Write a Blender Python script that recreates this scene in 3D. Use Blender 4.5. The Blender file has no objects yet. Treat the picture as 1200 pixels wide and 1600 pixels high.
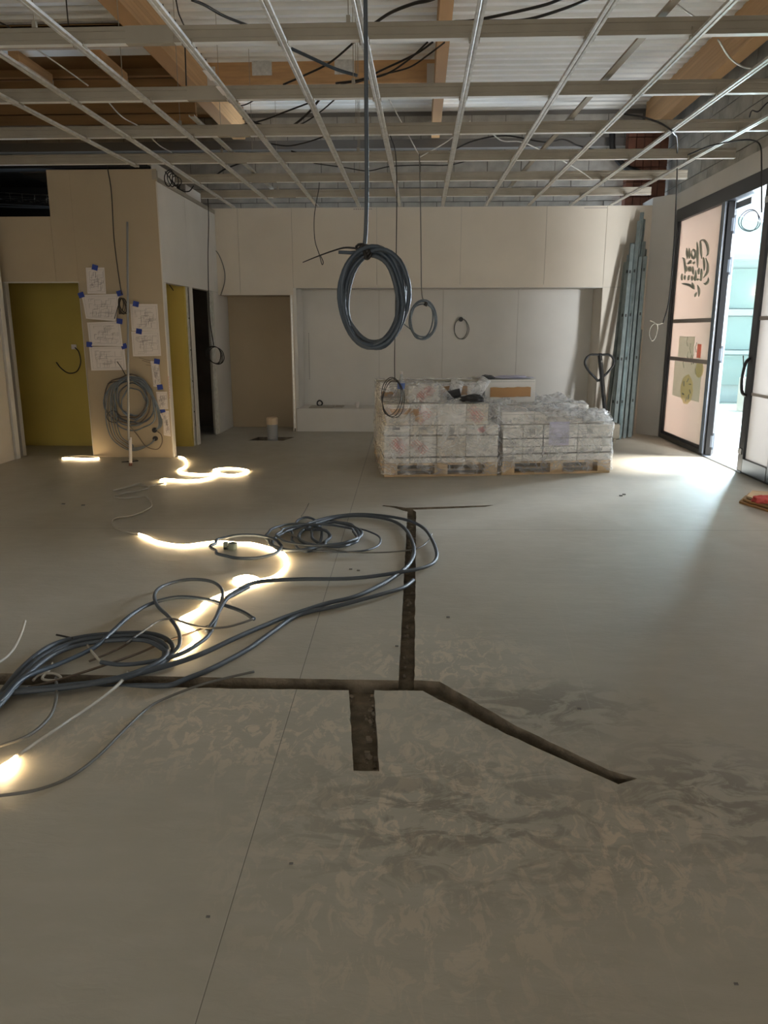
import bpy, bmesh, math, random
from math import sin, cos, pi, radians
from mathutils import Vector, Matrix, noise
from mathutils.geometry import delaunay_2d_cdt
random.seed(7)
S = bpy.context.scene
COL = S.collection

# ------------------------------------------------------------------ camera
FPX, HC = 1202.0, 1.5
PIT = math.atan(284 / FPX); YAW = math.atan(55 * math.cos(PIT) / FPX)
cam_d = bpy.data.cameras.new('camera'); cam = bpy.data.objects.new('camera', cam_d); COL.objects.link(cam)
cam_d.sensor_fit = 'VERTICAL'; cam_d.sensor_height = 36; cam_d.lens = FPX / 1600 * 36
cam_d.clip_start = .05; cam_d.clip_end = 300
cam.location = (0, 0, HC); cam.rotation_euler = (pi / 2 - PIT, 0, YAW)
S.camera = cam
# ------------------------------------------------------------------ world, sun, added fill lamps, exposure
W = bpy.data.worlds.new('sky'); S.world = W; W.use_nodes = True
wn = W.node_tree.nodes; bg = wn['Background']
bg.inputs[0].default_value = (.66, .82, 1, 1); bg.inputs[1].default_value = 2.1
sd = bpy.data.lights.new('sun', 'SUN'); sd.energy = 20.0; sd.angle = radians(16); sd.color = (1, .96, .9)
sun = bpy.data.objects.new('sun', sd); COL.objects.link(sun); sun.location = (20, 12, 30)
sun.rotation_euler = Vector((-1, -.06, -2.3)).to_track_quat('-Z', 'Y').to_euler()
def area(name, loc, rot, sx, sy, e, c):
    d = bpy.data.lights.new(name, 'AREA'); d.shape = 'RECTANGLE'; d.size = sx; d.size_y = sy; d.energy = e; d.color = c
    o = bpy.data.objects.new(name, d); COL.objects.link(o); o.location = loc; o.rotation_euler = rot
area('fill_street', (4.2, 6.3, 1.4), Vector((-1, 0, .15)).to_track_quat('-Z', 'Y').to_euler(), 2.2, 2.2, 1250, (.95, .98, 1))  # added lamp behind the film bays, in place of street daylight
area('fill_door', (6.5, 12.5, 1.8), Vector((-3.0, -3.5, .1)).to_track_quat('-Z', 'Y').to_euler(), 2.4, 2.6, 2600, (.76, .88, 1))  # added lamp outside the door, brightens the floor inside
area('fill_front', (-1.2, -4.6, 1.6), (radians(90), 0, 0), 7.0, 2.7, 120, (1, .95, .87))  # unseen fill lamp added inside the rear panes, lights the stack fronts
S.view_settings.view_transform = 'Standard'; S.view_settings.look = 'None'
S.view_settings.exposure = .2; S.view_settings.gamma = 1; S.view_settings.use_curve_mapping = False
S.cycles.use_denoising = True; S.cycles.max_bounces = 10; S.cycles.diffuse_bounces = 5; S.cycles.transparent_max_bounces = 16
S.cycles.sample_clamp_indirect = 6; S.cycles.caustics_reflective = False; S.cycles.caustics_refractive = False

# ------------------------------------------------------------------ measuring: photograph point -> point on a real plane
def _ray(x, y):
    dx = (x - 600) / FPX; dy = (800 - y) / FPX
    cp, sp, cy, sy = cos(PIT), sin(PIT), cos(YAW), sin(YAW)
    f = (-sy * cp, cy * cp, -sp); r = (cy, sy, 0); u = (-sy * sp, cy * sp, cp)
    return [f[i] + r[i] * dx + u[i] * dy for i in range(3)]
def PZ(x, y, z=0.0):
    d = _ray(x, y); t = (z - HC) / d[2]; return Vector((d[0] * t, d[1] * t, z))
def PY(x, y, Y):
    d = _ray(x, y); t = Y / d[1]; return Vector((d[0] * t, Y, HC + d[2] * t))
def PX(x, y, X):
    d = _ray(x, y); t = X / d[0]; return Vector((X, d[1] * t, HC + d[2] * t))

# ------------------------------------------------------------------ materials
def mat(name, col, rough=.6, metal=0, bump=0, bscale=40, var=0, vscale=3, emis=0, ecol=None, spec=.5, stretch=None, alpha=1):
    m = bpy.data.materials.new(name); m.use_nodes = True
    N, L = m.node_tree.nodes, m.node_tree.links; b = N['Principled BSDF']
    b.inputs['Base Color'].default_value = (*col, 1); b.inputs['Roughness'].default_value = rough
    b.inputs['Metallic'].default_value = metal; b.inputs['Specular IOR Level'].default_value = spec
    if emis:
        b.inputs['Emission Color'].default_value = (*(ecol or col), 1); b.inputs['Emission Strength'].default_value = emis
    tc = None
    if bump or var:
        tc = N.new('ShaderNodeTexCoord'); mp = N.new('ShaderNodeMapping'); L.new(tc.outputs['Object'], mp.inputs[0])
        if stretch: mp.inputs['Scale'].default_value = stretch
    if var:
        n = N.new('ShaderNodeTexNoise'); n.inputs['Scale'].default_value = vscale; n.inputs['Detail'].default_value = 6
        L.new(mp.outputs[0], n.inputs['Vector'])
        r = N.new('ShaderNodeValToRGB'); r.color_ramp.elements[0].position = .3; r.color_ramp.elements[1].position = .7
        r.color_ramp.elements[0].color = (*[max(0, c * (1 - var)) for c in col], 1)
        r.color_ramp.elements[1].color = (*[min(1, c * (1 + var)) for c in col], 1)
        L.new(n.outputs[0], r.inputs[0]); L.new(r.outputs[0], b.inputs['Base Color'])
    if bump:
        n2 = N.new('ShaderNodeTexNoise'); n2.inputs['Scale'].default_value = bscale; n2.inputs['Detail'].default_value = 4
        L.new(mp.outputs[0], n2.inputs['Vector'])
        bp = N.new('ShaderNodeBump'); bp.inputs['Strength'].default_value = bump; bp.inputs['Distance'].default_value = .01
        L.new(n2.outputs[0], bp.inputs['Height']); L.new(bp.outputs[0], b.inputs['Normal'])
    return m
def film(name, col, trans=.5, clear=.0, gloss=.1):
    """a film on glass: diffuse + translucent, partly clear"""
    m = bpy.data.materials.new(name); m.use_nodes = True
    N, L = m.node_tree.nodes, m.node_tree.links; N.clear()
    out = N.new('ShaderNodeOutputMaterial'); d = N.new('ShaderNodeBsdfDiffuse'); t = N.new('ShaderNodeBsdfTranslucent')
    g = N.new('ShaderNodeBsdfGlossy'); g.inputs['Roughness'].default_value = .08; c = N.new('ShaderNodeBsdfTransparent')
    d.inputs[0].default_value = t.inputs[0].default_value = (*col, 1)
    a = N.new('ShaderNodeMixShader'); a.inputs[0].default_value = trans; L.new(d.outputs[0], a.inputs[1]); L.new(t.outputs[0], a.inputs[2])
    b = N.new('ShaderNodeMixShader'); b.inputs[0].default_value = clear; L.new(a.outputs[0], b.inputs[1]); L.new(c.outputs[0], b.inputs[2])
    e = N.new('ShaderNodeMixShader'); e.inputs[0].default_value = gloss; L.new(b.outputs[0], e.inputs[1]); L.new(g.outputs[0], e.inputs[2])
    L.new(e.outputs[0], out.inputs[0]); return m
def glass(name, tint, refl=.12):
    m = bpy.data.materials.new(name); m.use_nodes = True
    N, L = m.node_tree.nodes, m.node_tree.links; N.clear()
    out = N.new('ShaderNodeOutputMaterial'); c = N.new('ShaderNodeBsdfTransparent'); c.inputs[0].default_value = (*tint, 1)
    g = N.new('ShaderNodeBsdfGlossy'); g.inputs['Roughness'].default_value = .02
    b = N.new('ShaderNodeMixShader'); b.inputs[0].default_value = refl; L.new(c.outputs[0], b.inputs[1]); L.new(g.outputs[0], b.inputs[2])
    L.new(b.outputs[0], out.inputs[0]); return m
def wrapmat(name, base=.05, crease=.34):
    """stretch film: clear, glossy, whitish where it creases"""
    m = bpy.data.materials.new(name); m.use_nodes = True
    N, L = m.node_tree.nodes, m.node_tree.links; N.clear()
    out = N.new('ShaderNodeOutputMaterial'); tc = N.new('ShaderNodeTexCoord'); mp = N.new('ShaderNodeMapping')
    mp.inputs['Scale'].default_value = (1, 1, 1.6); mp.inputs['Rotation'].default_value = (.3, .5, .2); L.new(tc.outputs['Object'], mp.inputs[0])
    n = N.new('ShaderNodeTexNoise'); n.inputs['Scale'].default_value = 4.5; n.inputs['Detail'].default_value = 4; n.inputs['Distortion'].default_value = 1.6
    n.inputs['Roughness'].default_value = .6; L.new(mp.outputs[0], n.inputs['Vector'])
    a = N.new('ShaderNodeMath'); a.operation = 'SUBTRACT'; a.inputs[1].default_value = .5; L.new(n.outputs[0], a.inputs[0])
    b = N.new('ShaderNodeMath'); b.operation = 'ABSOLUTE'; L.new(a.outputs[0], b.inputs[0])
    r = N.new('ShaderNodeMapRange'); r.inputs[1].default_value = 0; r.inputs[2].default_value = .13; r.inputs[3].default_value = crease; r.inputs[4].default_value = base
    L.new(b.outputs[0], r.inputs[0])
    c = N.new('ShaderNodeBsdfTransparent'); d = N.new('ShaderNodeBsdfDiffuse'); d.inputs[0].default_value = (.95, .96, .97, 1)
    g = N.new('ShaderNodeBsdfGlossy'); g.inputs['Roughness'].default_value = .22
    bp = N.new('ShaderNodeBump'); bp.inputs['Strength'].default_value = .4; bp.inputs['Distance'].default_value = .02
    L.new(n.outputs[0], bp.inputs['Height']); L.new(bp.outputs[0], g.inputs['Normal'])
    k = N.new('ShaderNodeMixShader'); L.new(r.outputs[0], k.inputs[0]); L.new(c.outputs[0], k.inputs[1])
    tl = N.new('ShaderNodeBsdfTranslucent'); tl.inputs[0].default_value = (.95, .96, .97, 1); dm = N.new('ShaderNodeMixShader'); dm.inputs[0].default_value = .35
    L.new(d.outputs[0], dm.inputs[1]); L.new(tl.outputs[0], dm.inputs[2]); L.new(dm.outputs[0], k.inputs[2])
    x = N.new('ShaderNodeMixShader'); x.inputs[0].default_value = .09; L.new(k.outputs[0], x.inputs[1]); L.new(g.outputs[0], x.inputs[2])
    L.new(x.outputs[0], out.inputs[0]); return m

M = dict(
    board=mat('warm_lit_plasterboard', (.63, .575, .49), .85, bump=.15, bscale=15, var=.05, vscale=1.5),  # plasterboard paper tone with warm bounce from the roof timber put in
    tan=mat('tan_plasterboard', (.43, .355, .25), .85, bump=.1, bscale=15, var=.05, vscale=1.2),
    backing=mat('joint_plaster', (.40, .385, .35), .9),
    white=mat('white_plasterboard', (.66, .64, .60), .8, var=.04, vscale=2),
    mustard=mat('mustard_board', (.50, .385, .09), .8, var=.10, vscale=1.2),
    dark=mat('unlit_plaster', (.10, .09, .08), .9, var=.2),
    block=mat('concrete_block', (.38, .36, .325), .95, bump=.5, bscale=60, var=.18, vscale=6),
    block2=mat('light_concrete_block', (.46, .45, .40), .95, bump=.5, bscale=60, var=.18, vscale=6),
    mortar=mat('mortar', (.17, .16, .15), .95),
    clay=mat('terracotta_block', (.20, .085, .055), .85, var=.2, vscale=8, bump=.3),
    deck=mat('corrugated_deck_paint', (.88, .89, .87), .4, metal=.0, var=.05, vscale=2),
    glulam=mat('glulam_timber', (.55, .33, .155), .6, var=.14, vscale=3, stretch=(1, .12, 6), bump=.1, bscale=25),
    ply=mat('brown_timber_board', (.36, .20, .075), .7, var=.2, vscale=3, stretch=(.3, 1, 4), bump=.1),
    galv=mat('galvanised_steel', (.66, .66, .64), .36, metal=.5, var=.16, vscale=22),
    galvd=mat('weathered_galvanised', (.36, .325, .265), .5, metal=.3, var=.10, vscale=4),
    flange=mat('floor_lit_flange', (.86, .86, .84), .3, metal=.2), stud=mat('green_grey_studs', (.22, .26, .26), .34, metal=.7, var=.2, vscale=10),  # flange: light bounced off the floor is put into the pale colour
    alu=mat('anthracite_aluminium', (.045, .047, .052), .35, metal=.3),
    alul=mat('light_aluminium', (.20, .235, .285), .35, metal=.4),
    steel=mat('steel', (.5, .5, .5), .3, metal=.9),
    cable=mat('dark_conduit', (.07, .085, .102), .52),
    cableb=mat('blue_grey_cable', (.055, .075, .10), .45, var=.2, vscale=10), cablep=mat('dull_blue_cable', (.15, .185, .22), .5, var=.25, vscale=10),
    cablek=mat('black_cable', (.016, .014, .013), .5),
    cableg=mat('grey_cable', (.15, .145, .13), .5),
    cablew=mat('pale_cable', (.42, .385, .32), .5),
    cabbr=mat('brown_cable', (.12, .09, .065), .5),
    led=mat('lit_rope_light', (1, .85, .6), .4, emis=30, ecol=(1, .74, .42)),
    tape=mat('blue_tape', (.02, .05, .30), .6),
    paper=mat('white_paper', (.72, .67, .64), .8, var=.03),
    ink=mat('printed_line', (.16, .14, .15), .8),
    tablew=mat('pallet_wood', (.50, .36, .21), .75, var=.2, vscale=6, bump=.2),
    carton=mat('tile_carton', (.80, .78, .74), .75, var=.05, vscale=4),
    cartonb=mat('cream_carton', (.72, .67, .59), .75, var=.05, vscale=4),
    red=mat('red_print', (.60, .25, .24), .7), black=mat('black_plastic', (.012, .012, .013), .4),
    greyp=mat('grey_print', (.2, .2, .2), .7), ktape=mat('brown_parcel_tape', (.42, .23, .09), .35),
    lilac=mat('lilac_sheet', (.55, .54, .66), .7), wrap=wrapmat('stretch_wrap'), wrap2=wrapmat('loose_wrap', .34, .85),
    glass=glass('clear_glass', (.93, .97, .96)), glassg=glass('green_glass', (.80, .95, .93), .10),
    peach=film('peach_window_film', (.62, .52, .45), .30, .0, .05), frost=film('frosted_film', (.56, .54, .52), .34, .0, .05),
    letter=mat('grey_green_lettering', (.36, .39, .33), .6), fgreen=film('green_print_film', (.80, .86, .78), .7, .25, .03),
    fyel=film('yellow_print_film', (.86, .80, .45), .7, .15, .03), fred=film('red_print_film', (.9, .42, .32), .7, .15, .03),
    fbar=mat('film_bar_grey', (.36, .32, .29), .6),
    pave=mat('pale_paving', (.42, .41, .39), .9, var=.08, vscale=4), facw=mat('white_facade', (.62, .64, .65), .7),
    facg=mat('shopfront_glass', (.40, .46, .45), .1, spec=.6), facp=mat('pink_planter', (.62, .48, .42), .8),
    glow=mat('lit_shop_sign', (1, .8, .5), .5, emis=9, ecol=(1, .72, .4)),
    pvc=mat('grey_pvc_pipe', (.30, .31, .32), .5), foam=mat('torn_cardboard_cap', (.66, .52, .36), .9),
    plug=mat('green_grey_cap', (.20, .25, .22), .6), redp=mat('red_cloth', (.42, .05, .04), .7),
    bottle=glass('clear_plastic', (.88, .92, .95), .25), water=mat('bottle_label', (.10, .16, .40), .5),
    crumb=mat('rubble', (.33, .28, .22), .95), dblue=mat('blue_clamp', (.10, .25, .42), .5),
    blocker=mat('sun_blocker_paint', (.6, .58, .55), .8),
)
# ------------------------------------------------------------------ geometry helpers
class MB:
    def __init__(s): s.v, s.f = [], []
    def add(s, v, f):
        o = len(s.v); s.v += [tuple(p) for p in v]; s.f += [tuple(i + o for i in q) for q in f]; return s
    def box(s, x0, x1, y0, y1, z0, z1, mx=None):
        v = [Vector((x, y, z)) for x in (x0, x1) for y in (y0, y1) for z in (z0, z1)]
        if mx: v = [mx @ p for p in v]
        return s.add(v, [(0, 1, 3, 2), (4, 6, 7, 5), (0, 4, 5, 1), (2, 3, 7, 6), (0, 2, 6, 4), (1, 5, 7, 3)])
    def bar(s, a, b, w, h):
        """square bar from a to b"""
        a, b = Vector(a), Vector(b); d = (b - a); L = d.length
        q = d.to_track_quat('Y', 'Z').to_matrix().to_4x4(); mx = Matrix.Translation(a) @ q
        return s.box(-w / 2, w / 2, 0, L, -h / 2, h / 2, mx)
    def tube(s, pts, r, n=8, closed=False, cap=True):
        pts = [Vector(p) for p in pts]; k = len(pts); rings = []; up = None
        for i, p in enumerate(pts):
            a = pts[(i - 1) % k] if (closed or i > 0) else p; b = pts[(i + 1) % k] if (closed or i < k - 1) else p
            t = (b - a)
            t = t.normalized() if t.length > 1e-9 else Vector((0, 0, 1))
            if up is None: up = t.orthogonal().normalized()
            up = (up - t * up.dot(t)); up = up.normalized() if up.length > 1e-6 else t.orthogonal().normalized()
            w = t.cross(up); rr = r(i / max(1, k - 1)) if callable(r) else r
            rings.append([p + (up * cos(2 * pi * j / n) + w * sin(2 * pi * j / n)) * rr for j in range(n)])
        v = [q for g in rings for q in g]; f = []
        for i in range(k if closed else k - 1):
            for j in range(n):
                f.append((i * n + j, i * n + (j + 1) % n, ((i + 1) % k) * n + (j + 1) % n, ((i + 1) % k) * n + j))
        if cap and not closed: f += [tuple(range(n))[::-1], tuple((k - 1) * n + j for j in range(n))]
        return s.add(v, f)
    def lathe(s, prof, c=(0, 0, 0), n=20):
        v = [(c[0] + r * cos(2 * pi * j / n), c[1] + r * sin(2 * pi * j / n), c[2] + z) for r, z in prof for j in range(n)]
        f = [(i * n + j, i * n + (j + 1) % n, (i + 1) * n + (j + 1) % n, (i + 1) * n + j) for i in range(len(prof) - 1) for j in range(n)]
        f += [tuple(range(n))[::-1], tuple((len(prof) - 1) * n + j for j in range(n))]
        return s.add(v, f)
    def mesh(s, name):
        me = bpy.data.meshes.new(name); me.from_pydata(s.v, [], s.f); me.validate()
        return me
    def build(s, name, m, parent=None, smooth=False, solid=0, bevel=0):
        me = s.mesh(name); me.materials.append(M[m] if isinstance(m, str) else m)
        if smooth:
            for p in me.polygons: p.use_smooth = True
        o = bpy.data.objects.new(name, me); COL.objects.link(o)
        if parent is not None: put(o, parent)
        if solid:
            k = o.modifiers.new('s', 'SOLIDIFY'); k.thickness = solid; k.offset = 0
        if bevel:
            k = o.modifiers.new('b', 'BEVEL'); k.width = bevel; k.segments = 2
        return o
def put(o, parent):
    """child keeps world coordinates of its mesh; roots are Empties placed at the thing's base"""
    o.parent = parent; o.matrix_parent_inverse = parent_matrix(parent).inverted()
def parent_matrix(p):
    m = Matrix.LocRotScale(p.location, p.rotation_euler, p.scale)
    return (parent_matrix(p.parent) @ p.matrix_parent_inverse @ m) if p.parent else m
def tag(o, label, cat, group=None, kind=None):
    o['label'] = label; o['category'] = cat
    if group: o['group'] = group
    if kind: o['kind'] = kind
    return o
def thing(name, label, cat, loc=(0, 0, 0), group=None, rz=0):
    o = bpy.data.objects.new(name, None); COL.objects.link(o); o.location = loc; o.rotation_euler = (0, 0, rz); o.empty_display_size = .1
    return tag(o, label, cat, group)
def struct(o): o['kind'] = 'structure'; return o
def inst(src, loc, parent, rot=None, scale=None):
    c = src.copy(); COL.objects.link(c); c.location = loc
    if rot: c.rotation_euler = rot
    if scale: c.scale = scale
    put(c, parent); return c
def spline(pts, n=8, closed=False):
    P = [Vector(p) for p in pts]; k = len(P); out = []
    for i in range(k if closed else k - 1):
        p0 = P[(i - 1) % k] if (closed or i) else P[0] * 2 - P[1]; p1 = P[i]; p2 = P[(i + 1) % k]
        p3 = P[(i + 2) % k] if (closed or i < k - 2) else P[-1] * 2 - P[-2]
        for j in range(n):
            t = j / n
            out.append(.5 * ((2 * p1) + (p2 - p0) * t + (2 * p0 - 5 * p1 + 4 * p2 - p3) * t * t + (3 * p1 - p0 - 3 * p2 + p3) * t ** 3))
    if not closed: out.append(P[-1])
    return out
def text(body, name, size, m, parent, mx, ext=.001, shear=0, bold=0):
    c = bpy.data.curves.new(name, 'FONT'); c.body = body; c.size = size; c.extrude = ext; c.shear = shear; c.offset = bold
    c.align_x = 'CENTER'; c.align_y = 'CENTER'; c.materials.append(M[m])
    o = bpy.data.objects.new(name, c); COL.objects.link(o); o.matrix_world = mx
    if parent is not None:
        loc, q, sc = mx.decompose(); o.parent = parent; o.matrix_parent_inverse = parent_matrix(parent).inverted()
        o.location = loc; o.rotation_euler = q.to_euler(); o.scale = sc
    return o

# ================================================================== FLOOR with cut trenches and pit
def jag(pts, amp, step=.05):
    out = []
    for i, a in enumerate(pts):
        b = pts[(i + 1) % len(pts)]; a = Vector(a); b = Vector(b); L = (b - a).length; n = max(1, int(L / step))
        nn = Vector((-(b - a).y, (b - a).x)).normalized()
        for j in range(n):
            p = a.lerp(b, j / n); k = noise.noise(Vector((p.x * 13, p.y * 13, 3.1))) + .6 * noise.noise(Vector((p.x * 37, p.y * 37, 1)))
            out.append(p + nn * amp * k)
    return out
trench = jag([(-2.3, 3.0), (-.286, 3.02), (-.214, 2.405), (-.125, 2.405), (-.176, 3.025), (.03, 3.03), (.35, 2.68), (.645, 2.405), (.69, 2.365), (.765, 2.40),
              (.68, 2.45), (.40, 2.74), (.105, 3.12), (-.005, 3.13), (-.01, 6.36), (-.04, 6.44), (.30, 6.505), (.60, 6.585), (.67, 6.65), (.60, 6.635), (.2, 6.56), (-.10, 6.51),
              (-.2, 6.57), (-.30, 6.60), (-.31, 6.57), (-.20, 6.50), (-.085, 6.36), (-.075, 3.125), (-2.3, 3.115)], .005)
pit = [Vector(p) for p in [(-2.37, 10.60), (-1.88, 10.60), (-1.78, 10.98), (-2.30, 10.98)]]
outer = [Vector(p) for p in [(-6.6, -4.6), (3.62, -4.6), (3.62, 12.7), (-6.6, 12.7)]]
vs = outer + trench + pit; ed = []
for s, n in ((0, 4), (4, len(trench)), (4 + len(trench), 4)): ed += [(s + i, s + (i + 1) % n) for i in range(n)]
cv, ce, cf, _, _, _ = delaunay_2d_cdt([v.copy() for v in vs], ed, [], 0, 1e-5)
def inside(p, poly):
    c = False; n = len(poly)
    for i in range(n):
        a, b = poly[i], poly[i - 1]
        if (a.y > p.y) != (b.y > p.y) and p.x < (b.x - a.x) * (p.y - a.y) / (b.y - a.y) + a.x: c = not c
    return c
top, low = MB(), MB(); top.v = [(v.x, v.y, 0) for v in cv]
for f in cf:
    c = sum((cv[i] for i in f), Vector((0, 0))) / len(f)
    if not (inside(c, trench) or inside(c, pit)): top.f.append(tuple(f))
for poly, dz in ((trench, .09), (pit, .12)):
    n = len(poly); v = [(p.x, p.y, 0) for p in poly] + [(p.x, p.y, -dz) for p in poly]
    top.add(v, [(i, i + n, (i + 1) % n + n, (i + 1) % n) for i in range(n)])
def floor_mat():
    m = bpy.data.materials.new('screed'); m.use_nodes = True; N, L = m.node_tree.nodes, m.node_tree.links; b = N['Principled BSDF']
    tc = N.new('ShaderNodeTexCoord'); sep = N.new('ShaderNodeSeparateXYZ'); L.new(tc.outputs['Object'], sep.inputs[0])
    def nz(s, d=6, st=(1, 1, 1), dist=0, rough=.55):
        mp = N.new('ShaderNodeMapping'); mp.inputs['Scale'].default_value = st; L.new(tc.outputs['Object'], mp.inputs[0])
        n = N.new('ShaderNodeTexNoise'); n.inputs['Scale'].default_value = s; n.inputs['Detail'].default_value = d; n.inputs['Distortion'].default_value = dist
        n.inputs['Roughness'].default_value = rough; L.new(mp.outputs[0], n.inputs['Vector']); return n.outputs[0]
    def mr(x, a, b_, c, d):
        n = N.new('ShaderNodeMapRange'); n.inputs[1].default_value = a; n.inputs[2].default_value = b_; n.inputs[3].default_value = c; n.inputs[4].default_value = d
        L.new(x, n.inputs[0]); return n.outputs[0]
    def ma(op, x, y, z=None):
        n = N.new('ShaderNodeMath'); n.operation = op
        for i, q in enumerate((x, y, z)):
            if q is None: continue
            if isinstance(q, (int, float)): n.inputs[i].default_value = q
            else: L.new(q, n.inputs[i])
        return n.outputs[0]
    def mix(f, a, b_):
        n = N.new('ShaderNodeMix'); n.data_type = 'RGBA'
        L.new(f, n.inputs[0])
        for i, q in ((6, a), (7, b_)):
            if isinstance(q, tuple): n.inputs[i].default_value = (*q, 1)
            else: L.new(q, n.inputs[i])
        return n.outputs[2]
    X, Y = sep.outputs[0], sep.outputs[1]
    def blob(cx, cy, rx, ry):
        a = ma('DIVIDE', ma('SUBTRACT', X, cx), rx); c = ma('DIVIDE', ma('SUBTRACT', Y, cy), ry)
        d = ma('SQRT', ma('ADD', ma('MULTIPLY', a, a), ma('MULTIPLY', c, c)), None); return mr(d, .2, 1, 1, 0)
    col = mix(mr(nz(1.3, 8), .3, .7, 0, 1), (.40, .37, .305), (.46, .43, .36))
    col = mix(mr(nz(9, 8, (.5, 1.4, 1)), .45, .75, 0, .5), col, (.50, .465, .40))
    # saw dust smeared around the trenches
    dust = ma('MAXIMUM', ma('MAXIMUM', blob(.05, 2.2, .75, 1.0), blob(.65, 2.05, .5, .5)), ma('MAXIMUM', blob(-.7, 2.7, 1.2, .5), blob(.1, 3.3, .6, .6)))
    sm = mr(nz(15, 9, (1, .6, 1), 1.1, .68), .50, .56, 0, 1)
    col = mix(ma('MULTIPLY', ma('MULTIPLY', dust, sm), .9), col, (.62, .535, .425))
    wet = ma('MAXIMUM', ma('MAXIMUM', blob(.15, 2.15, .8, .5), blob(1.0, 2.3, .55, .5)), blob(.5, 2.9, .6, .35))
    sw = mr(nz(9, 9, (.6, 1, 1), 1.0, .66), .46, .55, 0, 1)
    col = mix(ma('MULTIPLY', ma('MULTIPLY', wet, sw), .7), col, (.20, .175, .14))
    # thin joints and chalk lines
    def line(x0, sl, w, y0, y1):
        d = ma('ABSOLUTE', ma('SUBTRACT', ma('SUBTRACT', X, x0), ma('MULTIPLY', Y, sl)), None)
        a = ma('LESS_THAN', d, ma('MULTIPLY_ADD', Y, .0005, w)); return ma('MULTIPLY', a, ma('MULTIPLY', ma('GREATER_THAN', Y, y0), ma('LESS_THAN', Y, y1)))
    col = mix(ma('MULTIPLY', line(-.456, -.018, .0006, -5, 13), .7), col, (.10, .09, .075))
    col = mix(ma('MULTIPLY', line(-.459, -.018, .0003, -5, 13), .3), col, (.55, .52, .47))
    col = mix(ma('MULTIPLY', line(.131, .0101, .0008, -5, 2.2), .2), col, (.55, .5, .42))
    col = mix(ma('MULTIPLY', line(.53, .062, .0008, -5, 4.2), .2), col, (.55, .5, .42))
    d = ma('ABSOLUTE', ma('SUBTRACT', ma('SUBTRACT', Y, 5.77), ma('MULTIPLY', X, .03)), None)
    col = mix(ma('MULTIPLY', ma('LESS_THAN', d, .008), .35), col, (.14, .13, .11))
    L.new(col, b.inputs['Base Color'])
    L.new(mr(nz(4, 8, (1, .5, 1)), .15, .85, .32, .56), b.inputs['Roughness']); b.inputs['Specular IOR Level'].default_value = .34
    bp = N.new('ShaderNodeBump'); bp.inputs['Strength'].default_value = .35; bp.inputs['Distance'].default_value = .004
    L.new(ma('ADD', nz(26, 8, (.6, 1.3, 1), .8), ma('MULTIPLY', nz(3, 4), 2.5)), bp.inputs['Height']); L.new(bp.outputs[0], b.inputs['Normal'])
    return m
M['floor'] = floor_mat()
M['raw'] = mat('raw_cut_screed', (.20, .165, .12), .95, bump=1, bscale=45, var=.35, vscale=14)
fl = struct(top.build('floor', 'floor'))
fl.data.materials.append(M['raw'])
nt = len(cf)
for p in fl.data.polygons:
    if abs(p.normal.z) < .5: p.material_index = 1
bot = MB(); nx, ny = 64, 88
bot.add([(-2.35 + 3.2 * i / nx, 2.3 + 4.45 * j / ny, -.066 + .014 * noise.noise(Vector((i * 1.3, j * 1.3, 0)))) for j in range(ny + 1) for i in range(nx + 1)],
        [(j * (nx + 1) + i, j * (nx + 1) + i + 1, (j + 1) * (nx + 1) + i + 1, (j + 1) * (nx + 1) + i) for j in range(ny) for i in range(nx)])
bot.add([(-2.4, 10.55, -.1), (-1.7, 10.55, -.1), (-1.7, 11.05, -.1), (-2.4, 11.05, -.1)], [(0, 1, 2, 3)])
tb = bot.build('trench_bed', 'raw', fl)
# rubble crumbs in the trenches
mc = MB(); 
for i in range(150):
    t = random.random(); k = random.choice((0, 0, 1, 2, 3))
    if k == 0: p = Vector((random.uniform(-1.6, 0), random.uniform(3.04, 3.10)))
    elif k == 1: p = Vector((-.042 + random.uniform(-.02, .02), random.uniform(3.2, 6.2)))
    elif k == 2: p = Vector((-.19 + random.uniform(-.03, .03) + .05 * (t), 3 - .55 * t))
    else: p = Vector((.1 + .55 * t, 3.04 - .6 * t)) + Vector((random.uniform(-.02, .02), random.uniform(-.02, .02)))
    s = random.uniform(.004, .012); mx = Matrix.Translation((p.x, p.y, -.062)) @ Matrix.Rotation(random.random() * 6, 4, Vector((random.random(), random.random(), 1)))
    mc.box(-s, s, -s * .8, s * .8, -s * .6, s * .6, mx)
o = mc.build('rubble', 'crumb', fl); o['kind'] = 'stuff'

# ================================================================== WALLS
def boards(parent, axis, pos, thick, spans, m, gap=.005, name='plasterboard'):
    """plasterboard sheets set on a backing; spans = (a0,a1,z0,z1) along the wall; axis 'x' wall faces -Y at y=pos, axis 'y' faces +X at x=pos (sign of thick)"""
    for a0, a1, z0, z1 in spans:
        b = MB(); g = gap / 2
        if axis == 'x': b.box(a0 + g, a1 - g, pos, pos + thick, z0 + g, z1 - g)
        else: b.box(min(pos, pos + thick), max(pos, pos + thick), a0 + g, a1 - g, z0 + g, z1 - g)
        b.build(name, m, parent)
YB = 11.6; T = .013
bk = MB()
bk.box(-3.0, 3.3, YB + T - .002, YB + .09, 2.09, 3.2); bk.box(2.63, 3.3, YB + T - .002, YB + .09, 0, 2.09); bk.box(-1.84, 2.63, YB + T - .002, YB + .6, 0, .335)
bk.box(-3.0, -1.84, YB + T - .002, YB + .09, 2.0, 2.09)
bk.box(-3.0, 3.3, 12.21, 12.3, 0, 2.6); bk.box(-3, 3.3, YB + .09, 12.25, 2.35, 2.45)
wb = struct(bk.build('wall_back', 'backing'))
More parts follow.
